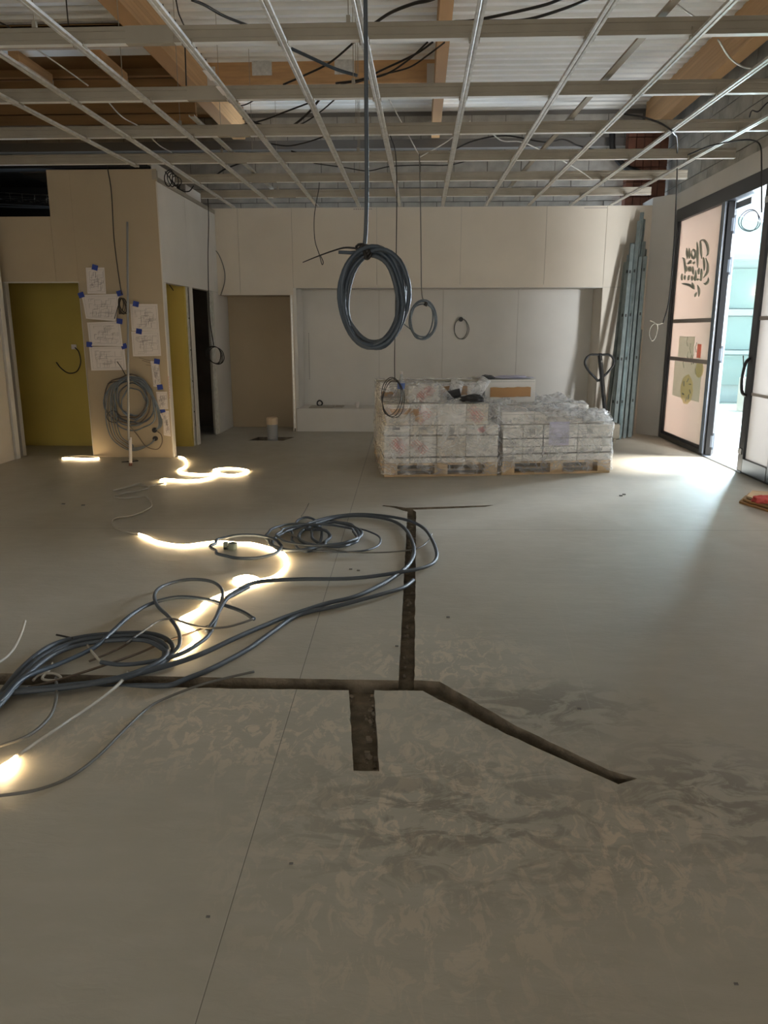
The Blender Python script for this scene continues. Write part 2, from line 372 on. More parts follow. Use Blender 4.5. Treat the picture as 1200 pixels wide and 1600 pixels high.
boards(wb, 'x', YB, T, [(-3.0, -2.62, 2.0, 3.2), (-2.62, -1.84, 2.0, 3.2), (-1.84, -.62, 2.1, 3.2), (-.62, .58, 2.1, 3.2), (.58, 1.78, 2.1, 3.2), (1.78, 2.62, 2.1, 3.2), (2.62, 3.28, 2.1, 3.2),
      (2.62, 3.28, 0, 2.1)], 'board')
boards(wb, 'x', YB, T, [(-1.84, -.62, 0, .345), (-.62, .58, 0, .345), (.58, 1.78, 0, .345), (1.78, 2.62, 0, .345)], 'white')
# niche: back boards, reveals, top; bench top
boards(wb, 'x', 12.2, T, [(-1.84, -.62, .345, 2.12), (-.62, .36, .345, 2.12), (.36, 1.5, .345, 2.12), (1.5, 2.66, .345, 2.12)], 'white')
MB().box(-1.842, -1.80, YB, 12.2, .35, 2.1).build('reveal', 'white', wb)
MB().box(2.62, 2.66, YB + .014, 12.2, .35, 2.1).build('reveal', 'board', wb)
MB().box(-1.80, 2.62, YB + .001, 12.2, 2.1, 2.14).build('reveal', 'white', wb)
MB().box(-1.80, 2.62, YB + .001, 12.2, .338, .35).build('ledge', 'white', wb)
# alcove
boards(wb, 'x', 12.14, T, [(-2.95, -1.86, 0, 2.2)], 'tan')
MB().box(-2.95, -1.86, YB + .013, 12.14, 2.0, 2.03).build('reveal', 'tan', wb)
j = MB(); j.box(-1.895, -1.882, YB - .002, 12.14, 0, 2.0); j.box(-1.860, -1.842, YB - .002, 12.14, 0, 2.1); j.build('partition_board', 'board', wb)
MB().box(-1.882, -1.860, YB + .006, YB + .05, .05, 2.0).build('metal_stud', 'galv', wb)
# printed joint marks on boards (maker print along tapered edges, illegible)
pm = MB()
for i in range(16): pm.box(2.30 + i * .02, 2.313 + i * .02, YB - .0006, YB, 3.165, 3.175)
for i in range(24): pm.box(-1.72, -1.71, 12.198, 12.2, .75 + i * .03, .765 + i * .03)
for i in range(9): pm.box(-.95 + i * .03, -.93 + i * .03, YB - .0006, YB, 3.17, 3.178)
pm.build('board_print', 'ink', wb)
# side wall (x=-2.95) with two openings, faces +X
XS = -2.95
sw = struct(MB().box(XS - .09, XS - T + .002, 9.12, 9.2, 0, 3.1).box(XS - .09, XS - T + .002, 9.2, 11.3, 2.04, 3.1).box(XS - .09, XS - T + .002, 11.3, 12.2, 0, 3.1).build('wall_side', 'backing'))
boards(sw, 'y', XS, -T, [(9.10, 9.205, 0, 2.04), (9.10, 10.14, 2.04, 3.12), (10.14, 11.34, 2.04, 3.12), (11.30, 12.2, 0, 2.04), (11.34, 11.6, 2.04, 3.12)], 'white')
MB().box(XS - .075, XS + .004, 9.11, 11.6, 3.12, 3.17).build('metal_track', 'galvd', sw)
MB().box(XS - .09, XS - .08, 9.2, 10.1, 3.17, 3.36).box(XS - .09, XS - .08, 10.5, 11.2, 3.17, 3.33).build('upper_board', 'white', sw)
MB().box(XS - T, XS, 10.14, 10.27, 0, 2.04).build('plasterboard', 'white', sw)
MB().box(XS - .09, XS - .02, 10.06, 10.13, 0, 2.04).build('metal_stud', 'galv', sw)
MB().box(XS - .04, XS - .02, 11.21, 11.25, 0, 2.04).box(XS - .04, XS - .01, 11.27, 11.30, 0, 2.04).build('metal_stud', 'galv', sw)
MB().box(XS - .1, XS - .085, 10.14, 10.27, 0, 2.04).build('plasterboard', 'white', sw)
for z in (.45, .85, 1.25, 1.65):
    MB().tube([(XS - .018, 10.10, z), (XS - .012, 10.10, z)], .009).build('stud_hole', 'black', sw)
# front wall of the left block (y=9.1) with the wide opening
YF = 9.1
wf = struct(MB().box(-6.6, -4.82, YF + T - .002, YF + .09, 0, 2.045).box(-6.6, -4.20, YF + T - .002, YF + .09, 2.045, 2.75).box(-4.20, -2.965, YF + T - .002, YF + .09, 2.045, 3.24)
            .box(-3.93, -2.965, YF + T - .002, YF + .09, 0, 2.045).build('wall_left_front', 'backing'))
boards(wf, 'x', YF, T, [(-3.94, XS, 0, 3.25), (-4.20, -3.9405, 2.045, 3.25)], 'tan', .0008)
boards(wf, 'x', YF, T, [(-5.4, -4.20, 2.045, 2.76), (-6.6, -5.4, 2.045, 2.76)], 'tan')
MB().box(-3.945, -3.935, YF, YF + .1, 0, 2.045).build('corner_bead', 'white', wf)
MB().box(-4.82, -3.945, YF, YF + .1, 2.036, 2.045).build('corner_bead', 'white', wf)
MB().box(XS - .012, XS + .003, YF - .003, YF + .012, 0, 3.12).build('corner_bead', 'white', wf)
MB().box(-3.0, XS, YF - .002, YF + .05, 3.14, 3.24).build('stud_end', 'galvd', wf)
# yellow room and dark room behind
wy = struct(MB().box(-6.2, XS - .03, 10.0, 10.06, 0, 2.5).build('wall_mustard', 'mustard'))
MB().box(-6.2, -6.1, 9.2, 10.0, 0, 2.5).build('side_board', 'mustard', wy)
struct(MB().box(-6.2, XS - .1, YF + .1, 10.0, 2.5, 2.52).box(-6.6, XS - .1, 10.3, 10.34, 2.52, 3.3).box(-6.6, XS - .1, YF + .02, 10.34, 3.27, 3.3).box(-6.62, -6.58, YF, 10.3, 2.5, 3.3).build('ceiling_and_shade_box', 'black'))  # store ceiling, with black box and lid added to keep the void dark
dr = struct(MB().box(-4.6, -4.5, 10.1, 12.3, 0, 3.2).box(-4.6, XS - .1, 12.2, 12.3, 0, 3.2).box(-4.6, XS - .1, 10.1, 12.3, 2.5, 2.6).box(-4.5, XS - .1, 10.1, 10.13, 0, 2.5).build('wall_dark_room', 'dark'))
# main left wall
wl = struct(MB().box(-6.6, -4.84, -4.6, 8.99, 0, 3.05).build('wall_left', 'tan'))
MB().box(-4.84, -4.80, -4.6, 8.86, 0, 3.05).build('plasterboard', 'board', wl)
MB().box(-4.84, -4.785, 8.89, 8.98, 0, 2.9).build('corner_bead', 'white', wl)
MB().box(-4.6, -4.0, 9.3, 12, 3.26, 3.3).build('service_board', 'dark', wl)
# outer shell
struct(MB().box(-6.7, -6.6, -4.6, 12.7, 0, 4.8).build('wall_far_left', 'dark'))
rear = struct(MB().box(-6.6, -4.8, -4.72, -4.6, 0, 4.8).box(2.4, 3.7, -4.72, -4.6, 0, 4.8).box(-4.8, 2.4, -4.72, -4.6, 3.0, 4.8).build('wall_rear', 'block2'))
for i in range(6): MB().box(-4.8 + 1.2 * i, -3.6 + 1.2 * i, -4.67, -4.66, 0, 3).build('pane', 'frost', rear); MB().box(-4.83 + 1.2 * i, -4.77 + 1.2 * i, -4.7, -4.6, 0, 3).build('mullion', 'alu', rear)

# block walls above the ceiling line
def block_wall(name, axis, pos, a0, a1, z0, rows, m):
    b = MB()
    if axis == 'x': b.box(a0, a1, pos + .012, pos + .2, z0, z0 + rows * .2 + .1)
    else: b.box(pos + .012, pos + .2, a0, a1, z0, z0 + rows * .2 + .1)
    root = struct(b.build(name, 'mortar'))
    proto = MB().box(0, .49, 0, .05, 0, .19) if axis == 'x' else MB().box(0, .05, 0, .49, 0, .19)
    po = None; n = 0
    for r in range(rows):
        x = a0 + (.25 if r % 2 else 0) - .25
        while x < a1 - .3:
            if x >= a0:
                off = random.uniform(0, .006); loc = (x, pos + off, z0 + r * .2) if axis == 'x' else (pos + off, x, z0 + r * .2)
                if po is None:
                    po = proto.build('block', m, root, bevel=.004); po.location = loc
                else: inst(po, loc, root)
            x += .5
    return root
block_wall('wall_back_upper', 'x', 12.45, -6.5, 3.5, 3.2, 7, 'block')
block_wall('wall_right_upper', 'y', 3.62, 4.9, 12.65, 3.3, 7, 'block2')
struct(MB().box(3.63, 3.7, -4.6, 4.9, 3.3, 4.8).build('wall_right_front_upper', 'block2'))
struct(MB().box(-6.5, 3.5, 12.3, 12.46, 4.12, 4.24).build('trim_lintel', 'mortar'))
# terracotta pier at the back right corner
cp = thing('terracotta_pillar', 'reddish terracotta block pillar rising behind the back right corner', 'pillar', (3.1, 12.2, 3.2))
for r in range(6):
    b = MB()
    for i in range(5): b.box(2.98 + i * .115, 3.085 + i * .115, 12.12, 12.3, 3.2 + r * .2, 3.39 + r * .2)
    b.build('terracotta_block', 'clay', cp)

# right wall: header, stub, glazed front
XR = 3.48
hd = struct(MB().box(XR, 3.62, -4.6, 11.3, 3.09, 3.3).build('wall_right', 'white'))
b = MB(); b.add([(3.24, YB, 0), (XR, 11.3, 0), (3.62, 11.3, 0), (3.62, 12.3, 0), (3.24, 12.3, 0), (3.24, YB, 3.3), (XR, 11.3, 3.3), (3.62, 11.3, 3.3), (3.62, 12.3, 3.3), (3.24, 12.3, 3.3)],
    [(0, 5, 6, 1), (1, 6, 7, 2), (2, 7, 8, 3), (3, 8, 9, 4), (4, 9, 5, 0), (5, 9, 8, 7, 6), (0, 1, 2, 3, 4)]); b.build('stub_board', 'white', hd)
MB().box(XR - .004, 3.5, 11.285, 11.30, 0, 3.09).build('corner_bead', 'white', hd)
struct(MB().box(XR + .01, 3.62, -4.6, 5.22, 0, 3.09).build('wall_right_end', 'white'))
fr = struct(MB().box(XR, 3.60, 5.22, 11.3, 2.93, 3.09).box(XR, 3.60, 11.2, 11.3, 0, 2.93).box(XR, 3.60, 9.62, 11.2, 0, .07).box(XR, 3.60, 9.5, 9.62, 0, 2.93).build('window_1', 'alu', bevel=.004))
MB().box(XR + .045, XR + .053, 9.62, 11.2, .07, 2.93).build('pane', 'peach', fr)
for z in (1.62, 1.12): MB().box(XR + .036, XR + .045, 9.62, 11.2, z - .025, z + .025).build('film_bar', 'fbar', fr)  # solid dark strips stand for outside rails showing through the film
MB().box(XR + .02, XR + .04, 9.62, 9.645, .07, 2.93).box(XR + .02, XR + .04, 11.175, 11.2, .07, 2.93).box(XR + .02, XR + .04, 9.62, 11.2, .07, .10).build('glazing_bead', 'alu', fr)
# lettering and prints on the peach film, read from the street, so mirrored in here
def wmx(y, z, s=1): return Matrix(((0, 0, -1, XR + .04), (-s, 0, 0, y), (0, 1, 0, z), (0, 0, 0, 1))) @ Matrix.Scale(-1, 4, (1, 0, 0))
dec = thing('window_lettering', 'mirrored grey-green script lettering on the peach glazed panel', 'lettering', (XR + .04, 10.3, 1.95))
strokes = [[(520, 215), (535, 300), (543, 450), (555, 590)], [(525, 215), (590, 205), (655, 270), (688, 400), (678, 490), (650, 530)], [(590, 560), (610, 700), (605, 840)], [(640, 580), (680, 720), (675, 850), (640, 920), (590, 985)],
    [(690, 980), (690, 1060), (640, 1112), (600, 1098)], [(455, 240), (470, 400), (470, 600), (470, 780)], [(350, 430), (385, 400), (425, 470), (410, 560), (370, 575), (345, 500), (350, 430)], [(240, 370), (250, 480), (255, 590)], [(295, 370), (300, 480), (295, 590)],
    [(245, 695), (285, 680), (325, 640), (330, 695)], [(375, 700), (410, 650)], [(240, 745), (240, 860)], [(290, 745), (292, 860)], [(325, 745), (325, 860)], [(368, 750), (375, 840), (380, 920)], [(430, 830), (432, 950), (425, 1050)], [(500, 780), (495, 850), (488, 920)],
    [(550, 800), (555, 900), (540, 1055)], [(155, 570), (190, 620), (210, 780), (205, 900)], [(145, 900), (140, 1040)], [(205, 930), (205, 1030)], [(290, 930), (275, 1040)], [(350, 950), (355, 1050)], [(412, 940), (405, 1050)], [(470, 1000), (475, 1045)],
    [(520, 1045), (540, 1000)], [(150, 1110), (220, 1120), (320, 1150), (370, 1215)], [(350, 1085), (400, 1225)], [(465, 1140), (500, 1260), (490, 1380)], [(445, 1290), (410, 1380)]]
for st_ in strokes: MB().tube([p + Vector((-.001, 0, 0)) for p in spline([PX(1055 + x / 13.33, 360 + y / 13.33, XR + .036) for x, y in st_], 5)], lambda t: .006 + .012 * sin(pi * t), 6).build('script_stroke', 'letter', dec)
def disc(cy, cz, ry, rz, x, seed, n=26):
    pts = [(x, cy + ry * cos(2 * pi * i / n) * (1 + .14 * noise.noise(Vector((i * .8, seed, 0)))), cz + rz * sin(2 * pi * i / n) * (1 + .14 * noise.noise(Vector((i * .8, seed, 5))))) for i in range(n)]
    return MB().add(pts, [tuple(range(n))])
pr = thing('window_print', 'faded green food picture with yellow salad bowl stuck on the peach glazed panel', 'sticker', (XR + .04, 10.2, .8))
MB().box(XR + .0415, XR + .043, 9.9, 10.95, .62, 1.09).build('green_ground', 'fgreen', pr)
MB().box(XR + .0415, XR + .043, 10.25, 10.85, 1.15, 1.42).build('green_ground', 'fgreen', pr)
disc(10.38, .74, .24, .19, XR + .040, 1).build('bowl', 'fyel', pr)
disc(9.98, 1.02, .15, .10, XR + .040, 2).build('fruit', 'fyel', pr)
MB().box(XR + .0385, XR + .040, 9.98, 10.12, 1.16, 1.33).build('red_square', 'fred', pr)
for i in range(9):
    y = 10.0 + .07 * i; z = .95 + .35 * random.random(); MB().tube([(XR + .039, y, z), (XR + .039, y + .05, z + .06), (XR + .039, y + .02, z + .12)], .004, 5).build('sketch_stroke', 'letter', pr)
for i in range(10):
    a = random.random() * 6; MB().tube([(XR + .0385, 10.38 + .12 * cos(a), .74 + .1 * sin(a)), (XR + .0385, 10.38 + .17 * cos(a + .3), .74 + .15 * sin(a + .3))], .006, 5).build('leaf_stroke', 'letter', pr)
# door opening: sill, jamb, closed leaf, open leaf
struct(MB().box(XR - .01, 3.62, 8.33, 9.5, 0, .018).build('trim_threshold', 'alul'))
d2 = struct(MB().box(XR, 3.60, 8.33, 8.46, 0, 2.93).box(XR, 3.57, 7.62, 7.74, 0, 2.93).box(XR, 3.56, 7.74, 8.33, 0, .16).box(XR, 3.56, 7.74, 8.33, 2.80, 2.93).build('door_2', 'alu', bevel=.004))
MB().box(XR + .03, XR + .038, 7.74, 8.33, .16, 2.8).build('pane', 'frost', d2)
MB().box(XR + .02, XR + .03, 7.74, 8.33, .83, .86).build('film_bar', 'fbar', d2)
MB().box(XR + .02, XR + .03, 7.74, 8.33, 1.60, 1.64).build('film_bar', 'fbar', d2)
MB().box(XR - .002, XR + .002, 7.75, 8.32, .02, .155).box(XR - .002, XR + .002, 7.63, 7.73, .02, 2.9).build('kick_rail', 'alul', d2)
h = MB(); h.tube(spline([(XR, 8.40, 1.22), (XR - .04, 8.41, 1.16), (XR - .055, 8.42, 1.0), (XR - .04, 8.42, .86), (XR, 8.40, .82)]), .017, 8); h.tube([(XR - .05, 8.42, 1.1), (XR - .065, 8.43, 1.24)], .006, 6)
h.build('door_handle', 'black', d2)
for z in (.20, 2.75): MB().box(XR - .012, XR, 8.36, 8.44, z, z + .06).build('bolt_plate', 'steel', d2)
hg = Vector((3.535, 9.47, 0)); dl = Vector((.70, .714, 0)).normalized(); nl = Vector((dl.y, -dl.x, 0))
def lb(mb, u0, u1, z0, z1, t0=-.03, t1=.03):
    mx = Matrix(((dl.x, nl.x, 0, hg.x), (dl.y, nl.y, 0, hg.y), (0, 0, 1, 0), (0, 0, 0, 1))); return mb.box(u0, u1, t0, t1, z0, z1, mx)
m3 = MB(); lb(m3, 0, .11, .03, 2.9); lb(m3, 1.0, 1.1, .03, 2.9); lb(m3, .11, 1.0, .03, .17); lb(m3, .11, 1.0, 2.78, 2.9)
d3 = struct(m3.build('door_1', 'alul', bevel=.004))
lb(MB(), .11, 1.0, .17, 2.78, -.006, .006).build('pane', 'glassg', d3)
lb(MB(), .012, .05, .03, 2.9, .031, .04).build('gasket', 'black', d3)
lb(MB(), -.03, -.005, .02, 2.92, -.02, .05).build('hinge_stile', 'alu', d3)
for z in (.12, 1.15, 2.15, 2.6):
    q = MB(); lb(q, -.035, .035, z, z + .14, .03, .055); q.tube([hg + nl * .055 + Vector((0, 0, z - .03)), hg + nl * .055 + Vector((0, 0, z + .17))], .014, 8); q.build('hinge', 'alul', d3)
struct(MB().box(XR - .004, XR + .1, 9.505, 9.53, .03, 2.93).box(XR - .006, XR, 9.53, 9.57, .03, 2.93).box(XR - .008, XR, 9.585, 9.61, .03, 2.93).build('trim_jamb', 'alul'))
q = MB(); q.box(3.56, 3.62, 9.0, 9.42, 2.83, 2.90); q.bar((3.6, 9.05, 2.84), (3.95, 9.55, 2.80), .03, .012); q.build('door_closer', 'alul', d3)
# remaining glazed bays towards the camera
for i in range(2):
    y1 = 7.62 - i * 1.2; y0 = y1 - 1.2
    o = struct(MB().box(XR, 3.58, y0, y0 + .07, 0, 2.93).box(XR, 3.58, y0 + .07, y1, 0, .09).build('window_%d' % (i + 2), 'alu')); MB().box(XR + .05, XR + .056, y0 + .07, y1, .09, 2.93).build('pane', 'frost', o)

# ================================================================== ROOF: corrugated deck, glulam beams
ZD = 4.65
def deck(x0, x1, y0, y1, name, m):
    v = []; f = []; y = y0; prof = []
    while y < y1: prof += [(y, 0), (y + .075, 0), (y + .1, .045), (y + .175, .045)]; y += .2
    for (yy, zz) in prof: v += [(x0, yy, ZD + zz), (x1, yy, ZD + zz)]
    for i in range(len(prof) - 1): f.append((2 * i, 2 * i + 1, 2 * i + 3, 2 * i + 2))
    return MB().add(v, f).build(name, m)
struct(deck(-2.6, .21, -4.6, 12.46, 'ceiling', 'deck'))
struct(deck(.211, 3.40, -4.6, 12.46, 'ceiling_right', 'deck'))
struct(deck(-6.6, -2.61, -4.6, 8.95, 'ceiling_left', 'deck'))
struct(MB().box(-6.7, 3.8, -4.7, 12.7, 4.75, 4.85).build('ceiling_insulation', 'dark'))
struct(MB().box(-6.6, -2.7, 8.95, 12.46, 4.605, 4.64).build('ceiling_boards_left', 'ply'))
struct(MB().box(3.36, 3.66, -4.6, 12.46, 4.66, 4.74).build('trim_roof_edge', 'mortar'))
def beam(name, label, x0, x1, y0, y1, z0, z1, m='glulam'):
    root = thing(name, label, 'beam', ((x0 + x1) / 2, (y0 + y1) / 2, z0)); n = max(2, round((z1 - z0) / .045)); h = (z1 - z0) / n
    for i in range(n): MB().box(x0, x1, y0, y1, z0 + i * h, z0 + (i + 1) * h - .0015).build('lamella', m, root)
    return root
bA = beam('glulam_beam', 'long laminated timber beam under the left of the roof, running away from the viewer', -2.78, -2.60, -4.6, 12.25, 4.25, 4.66)
bB = beam('glulam_beam', 'slender laminated timber beam above the room centre, running to the back block wall', .15, .27, -4.6, 12.3, 4.25, 4.66)
bC = beam('glulam_beam', 'laminated timber beam along the right edge of the corrugated roof', 3.20, 3.36, -4.6, 12.15, 4.25, 4.66)
bT = beam('cross_beam', 'short orange timber cross beam with grey hanger plates between left and centre beams', -2.60, .15, 10.2, 10.28, 4.40, 4.65)
for x in (-1.93, -.93): MB().box(x - .12, x + .12, 10.192, 10.2, 4.50, 4.66).build('hanger_plate', 'galv', bT)
for x0, x1 in ((-2.6, -2.5), (.06, .15)): MB().box(x0, x1, 10.18, 10.20, 4.36, 4.60).build('joist_hanger', 'white', bT)
bH = beam('header_beam', 'dark brown timber header ending the corrugated roof at upper left', -6.6, -2.78, 8.95, 9.05, 4.46, 4.65, 'ply')
MB().box(-6.6, -2.78, 8.93, 8.95, 4.655, 4.67).build('flashing', 'galv', bH)
MB().box(-6.6, -2.78, 9.05, 9.25, 4.44, 4.46).build('flashing', 'deck', bH)
bw = thing('timber_boarding', 'stacked brown timber boards spanning the upper left roof bay', 'boarding', (-4.6, 10.2, 4.0))
for i, (z0, z1, dy) in enumerate([(4.50, 4.60, 0), (4.38, 4.49, .03), (4.27, 4.37, .05), (4.12, 4.26, .07), (4.0, 4.11, .09)]): MB().box(-6.6, -2.79, 10.2 + dy, 10.26 + dy, z0, z1).build('board', 'ply', bw)
MB().box(-6.6, -2.79, 10.17, 10.2, 4.495, 4.51).box(-6.6, -2.79, 10.2, 10.23, 4.375, 4.388).build('batten', 'glulam', bw)
MB().box(-6.6, -2.79, 10.35, 10.36, 3.93, 3.99).build('steel_lintel', 'galvd', bw)
for k, (x, s) in enumerate(((-3.52, 'right'), (-4.42, 'left'))):
    t = thing('joist_stub', 'short timber joist stub under the roof at far upper left, %s one of the two' % s, 'joist', (x, 9.5, 4.36)); MB().box(x - .06, x + .06, 9.06, 9.85, 4.34, 4.44).build('joist', 'glulam', t); MB().box(x - .062, x + .062, 9.84, 9.86, 4.33, 4.38).build('joist_shoe', 'galvd', t)
# ducting behind right corner
tag(MB().tube(spline([(2.75, 12.2, 4.3), (2.78, 12.15, 4.0), (2.95, 12.1, 3.8), (3.15, 12.1, 3.72)]), .045, 10).build('vent_hose', 'black', smooth=True), 'black flexible hose bending in front of the block wall near the terracotta pillar', 'hose')

# ================================================================== SUSPENDED CEILING GRID
def sheet(prof, a, b, m, name, parent, along):
    v = []
    for p, q in prof: v += ([(a, p, q), (b, p, q)] if along == 'x' else [(p[0] if False else a[0] + p, a[1], q), (b[0] + p, b[1], q)])
    f = [(2 * i, 2 * i + 1, 2 * i + 3, 2 * i + 2) for i in range(len(prof) - 1)]
    return MB().add(v, f).build(name, m, parent, solid=.0016)
chY = [5.2, 6.4, 7.53, 8.66, 9.76, 10.85]; chR = [3.42, 3.42, 3.42, 3.22, 3.10, 3.0]
ordn = ['nearest the viewer', 'second from the viewer', 'third from the viewer', 'fourth from the viewer', 'fifth from the viewer', 'farthest, closest to the back wall']
chL = [-6.0, -6.0, -5.6, -5.2, -2.93, -2.93]
for k, y in enumerate(chY):
    c = thing('ceiling_channel', 'galvanised cross channel of the ceiling grid, ' + ordn[k], 'channel', (0, y, 3.22), 'cross channels of the ceiling grid')
    Hh = .095
    prof = [(y + .042, 3.235), (y + .045, 3.222), (y + .004, 3.220), (y, 3.224), (y, 3.243), (y + .004, 3.247), (y + .004, 3.22 + Hh - .028), (y, 3.22 + Hh - .024), (y, 3.22 + Hh - .003), (y + .003, 3.22 + Hh), (y + .045, 3.22 + Hh), (y + .045, 3.22 + Hh - .012)]
    sheet(prof, chL[k], chR[k], 'galvd', 'channel', c, 'x')
    MB().box(chL[k], chR[k], y - .001, y + .048, 3.2185, 3.2205).build('bottom_flange', 'flange', c)
    xs = random.uniform(-2.2, -1.6)
    MB().box(xs, xs + .30, y - .003, y + .049, 3.2175, 3.22 + Hh + .002).build('splice', 'galvd', c)
    for x in (-2.4 + .1 * k, -.45 - .07 * k):
        if x < chR[k]: MB().tube([(x, y + .03, 3.30), (x, y + .03, 4.66)], .003, 5).build('hanger_rod', 'galvd', c); MB().box(x - .012, x + .012, y + .015, y + .045, 3.3, 3.36).build('hanger_clip', 'galvd', c)
strips = [((-3.17, 5.6), (-3.04, 8.75)), ((-2.68, 3.7), (-2.66, 11.58)), ((-2.13, 3.6), (-2.06, 11.58)), ((-1.43, 3.6), (-1.465, 11.58)), ((-.84, 3.6), (-.87, 11.58)), ((-.365, 3.6), (-.285, 11.58)),
          ((.32, 3.6), (.312, 11.58)), ((1.03, 3.6), (.917, 11.58)), ((1.67, 3.6), (1.515, 11.58)), ((2.28, 4.2), (2.10, 11.58)), ((2.93, 5.0), (2.66, 11.58))]
sord = ['leftmost, ending on the tan wall', 'second from the left', 'third from the left', 'fourth from left, white taped', 'fifth from the left', 'sixth from the left', 'seventh from the left, right of centre',
        'fourth from the right', 'third from the right', 'second from the right', 'rightmost, nearest the glazed front']
clip = None
for k, (a, b) in enumerate(strips):
    c = thing('furring_strip', 'thin galvanised furring strip running to the back wall, ' + sord[k], 'strip', (a[0], a[1], 3.2), 'furring strips of the ceiling grid')
    prof = [(-.021, 3.218), (-.0245, 3.216), (-.023, 3.2), (-.007, 3.2), (-.003, 3.2045), (.003, 3.2045), (.007, 3.2), (.023, 3.2), (.0245, 3.216), (.021, 3.218)]
    sheet(prof, a, b, 'galv', 'strip', c, 'y')
    for y in chY:
        if a[1] < y < b[1]:
            x = a[0] + (b[0] - a[0]) * (y - a[1]) / (b[1] - a[1])
            if clip is None: clip = MB().box(-.03, .03, -.012, .055, .005, .035).box(-.035, -.03, -.012, .03, .0, .06).build('clip', 'galvd', c); clip.location = (x, y, 3.2)
            else: inst(clip, (x, y, 3.2), c)
    if k == 3:
        for y in (5.65, 6.0): MB().box(-1.475, -1.44, y, y + .22, 3.198, 3.1995).build('white_tape', 'paper', c)
t = thing('furring_strip', 'loose furring strip lying on top of the channels at right, slanting inward', 'strip', (1.7, 4, 3.33)); sheet([(-.024, 3.345), (-.024, 3.33), (.024, 3.33), (.024, 3.345)], (1.50, 3.8), (1.14, 11.5), 'galvd', 'strip', t, 'y')
t = thing('furring_strip', 'short upper furring strip beside the taped strip at left', 'strip', (-2, 8, 3.33)); sheet([(-.024, 3.345), (-.024, 3.33), (.024, 3.33), (.024, 3.345)], (-2.02, 7.3), (-1.98, 10.9), 'galv', 'strip', t, 'y')
# suspension wires / steel flats seen above the grid
for k, (a, b, lab) in enumerate([((30 / 1, 38), (68, 67), ''), ]): pass
def strand(name, label, pts, r, m, cat='cable', n=8, seg=6, group=None, parts=None):
    root = thing(name, label, cat, pts[0], group) if parts is None else parts
    o = MB().tube(spline(pts, n), r, seg).build('strand' if parts is not None else 'cable', m, root, smooth=True); return root
def steel_hanger(i, pts, label): strand('hanger_strap', label, [PY(x, y, Y) for x, y, Y in pts], .006, 'galv', 'strap')
steel_hanger(0, [(57, 77, 6.6), (95, 103, 6.9), (138, 134, 7.1)], 'bent white hanger strap below the brown boards at upper left')
steel_hanger(1, [(167, 157, 7.6), (190, 182, 7.8), (215, 196, 8.0)], 'curved pale hanger strap under the second channel at left')
steel_hanger(2, [(234, 213, 8.6), (250, 228, 8.7), (268, 238, 8.9)], 'small pale hanger strap just above the tan pillar')
steel_hanger(3, [(606, 152, 7.5), (632, 200, 8.0), (655, 243, 8.6)], 'steel strap descending left to the coil cord knot at centre')
steel_hanger(4, [(735, 189, 8.9), (700, 220, 8.8), (655, 246, 8.6)], 'steel strap rising right from the coil cord knot at centre')
steel_hanger(5, [(766, 206, 8.0), (785, 220, 8.2), (815, 222, 8.5), (848, 236, 8.7)], 'curved silver strap under the third channel right of centre')
steel_hanger(6, [(874, 248, 9.2), (905, 266, 9.4), (925, 280, 9.6)], 'short silver strap between rear channels on the right')
steel_hanger(7, [(1056, 5, 5.2), (1075, 20, 5.3), (1095, 32, 5.4)], 'thin wire strap at the upper right under the roof')
steel_hanger(8, [(1122, 62, 5.6), (1140, 90, 5.8), (1160, 104, 5.9), (1180, 108, 6)], 'looping pale wire in front of the right timber beam')

# ceiling cables
def ccable(label, pts, r=.008, m='cablek'): strand('ceiling_cable', label, [PY(x, y, Y) for x, y, Y in pts], r, m)
ccable('black cable climbing out of view above the first channel at centre', [(583, 38, 6.0), (610, 20, 5.8), (645, 6, 5.6), (672, 0, 5.5), (700, -12, 5.4)], .011)
ccable('pair of black cables draped over the first channel right of centre, upper one', [(710, 34, 5.5), (740, 32, 5.5), (790, 22, 5.4), (850, 8, 5.3), (880, -3, 5.3)], .009)
ccable('pair of black cables draped over the first channel right of centre, lower one', [(700, 36, 5.6), (760, 33, 5.5), (820, 31, 5.4), (880, 14, 5.3), (920, -2, 5.3)], .009)
ccable('black cable slanting behind the fifth strip towards the timber cross beam', [(443, 132, 7.4), (475, 118, 7.2), (515, 98, 7.0), (552, 67, 6.7), (570, 50, 6.5)], .009)
ccable('dark cable bundle slanting past the big coil cord, upper cable', [(525, 130, 7.6), (565, 124, 7.4), (600, 108, 7.2), (650, 84, 7.0), (676, 66, 6.8)], .009)
ccable('dark cable bundle slanting past the big coil cord, middle cable', [(533, 131, 7.7), (570, 124, 7.4), (605, 115, 7.2), (640, 92, 7.0), (668, 66, 6.8)], .008)
ccable('dark cable bundle slanting past the big coil cord, lower cable', [(553, 130, 7.7), (600, 116, 7.3), (640, 105, 7.1), (670, 85, 6.9), (695, 66, 6.8)], .007)
ccable('thick black cable sagging below the second channel left of centre', [(380, 185, 8.6), (400, 192, 8.5), (425, 201, 8.4), (452, 199, 8.3), (480, 178, 8.1), (502, 152, 7.9)], .012)
ccable('thin black cable rising to the second channel left of centre', [(370, 197, 8.7), (410, 188, 8.6), (445, 175, 8.4), (485, 160, 8.2)], .008)
ccable('thin black cable crossing behind the sagging thick cable', [(440, 200, 8.6), (470, 194, 8.5), (500, 175, 8.2), (526, 153, 8.0)], .007)
ccable('long black cable swagging across the centre between third and fourth channels', [(455, 236, 9.0), (490, 246, 9.0), (530, 250, 9.0), (600, 248, 9.0), (650, 243, 9.0), (700, 237, 9.0), (740, 220, 9.0), (790, 212, 9.0), (850, 222, 9.0), (880, 218, 9.1), (905, 228, 9.2), (940, 235, 9.3), (1000, 233, 9.4)], .008)
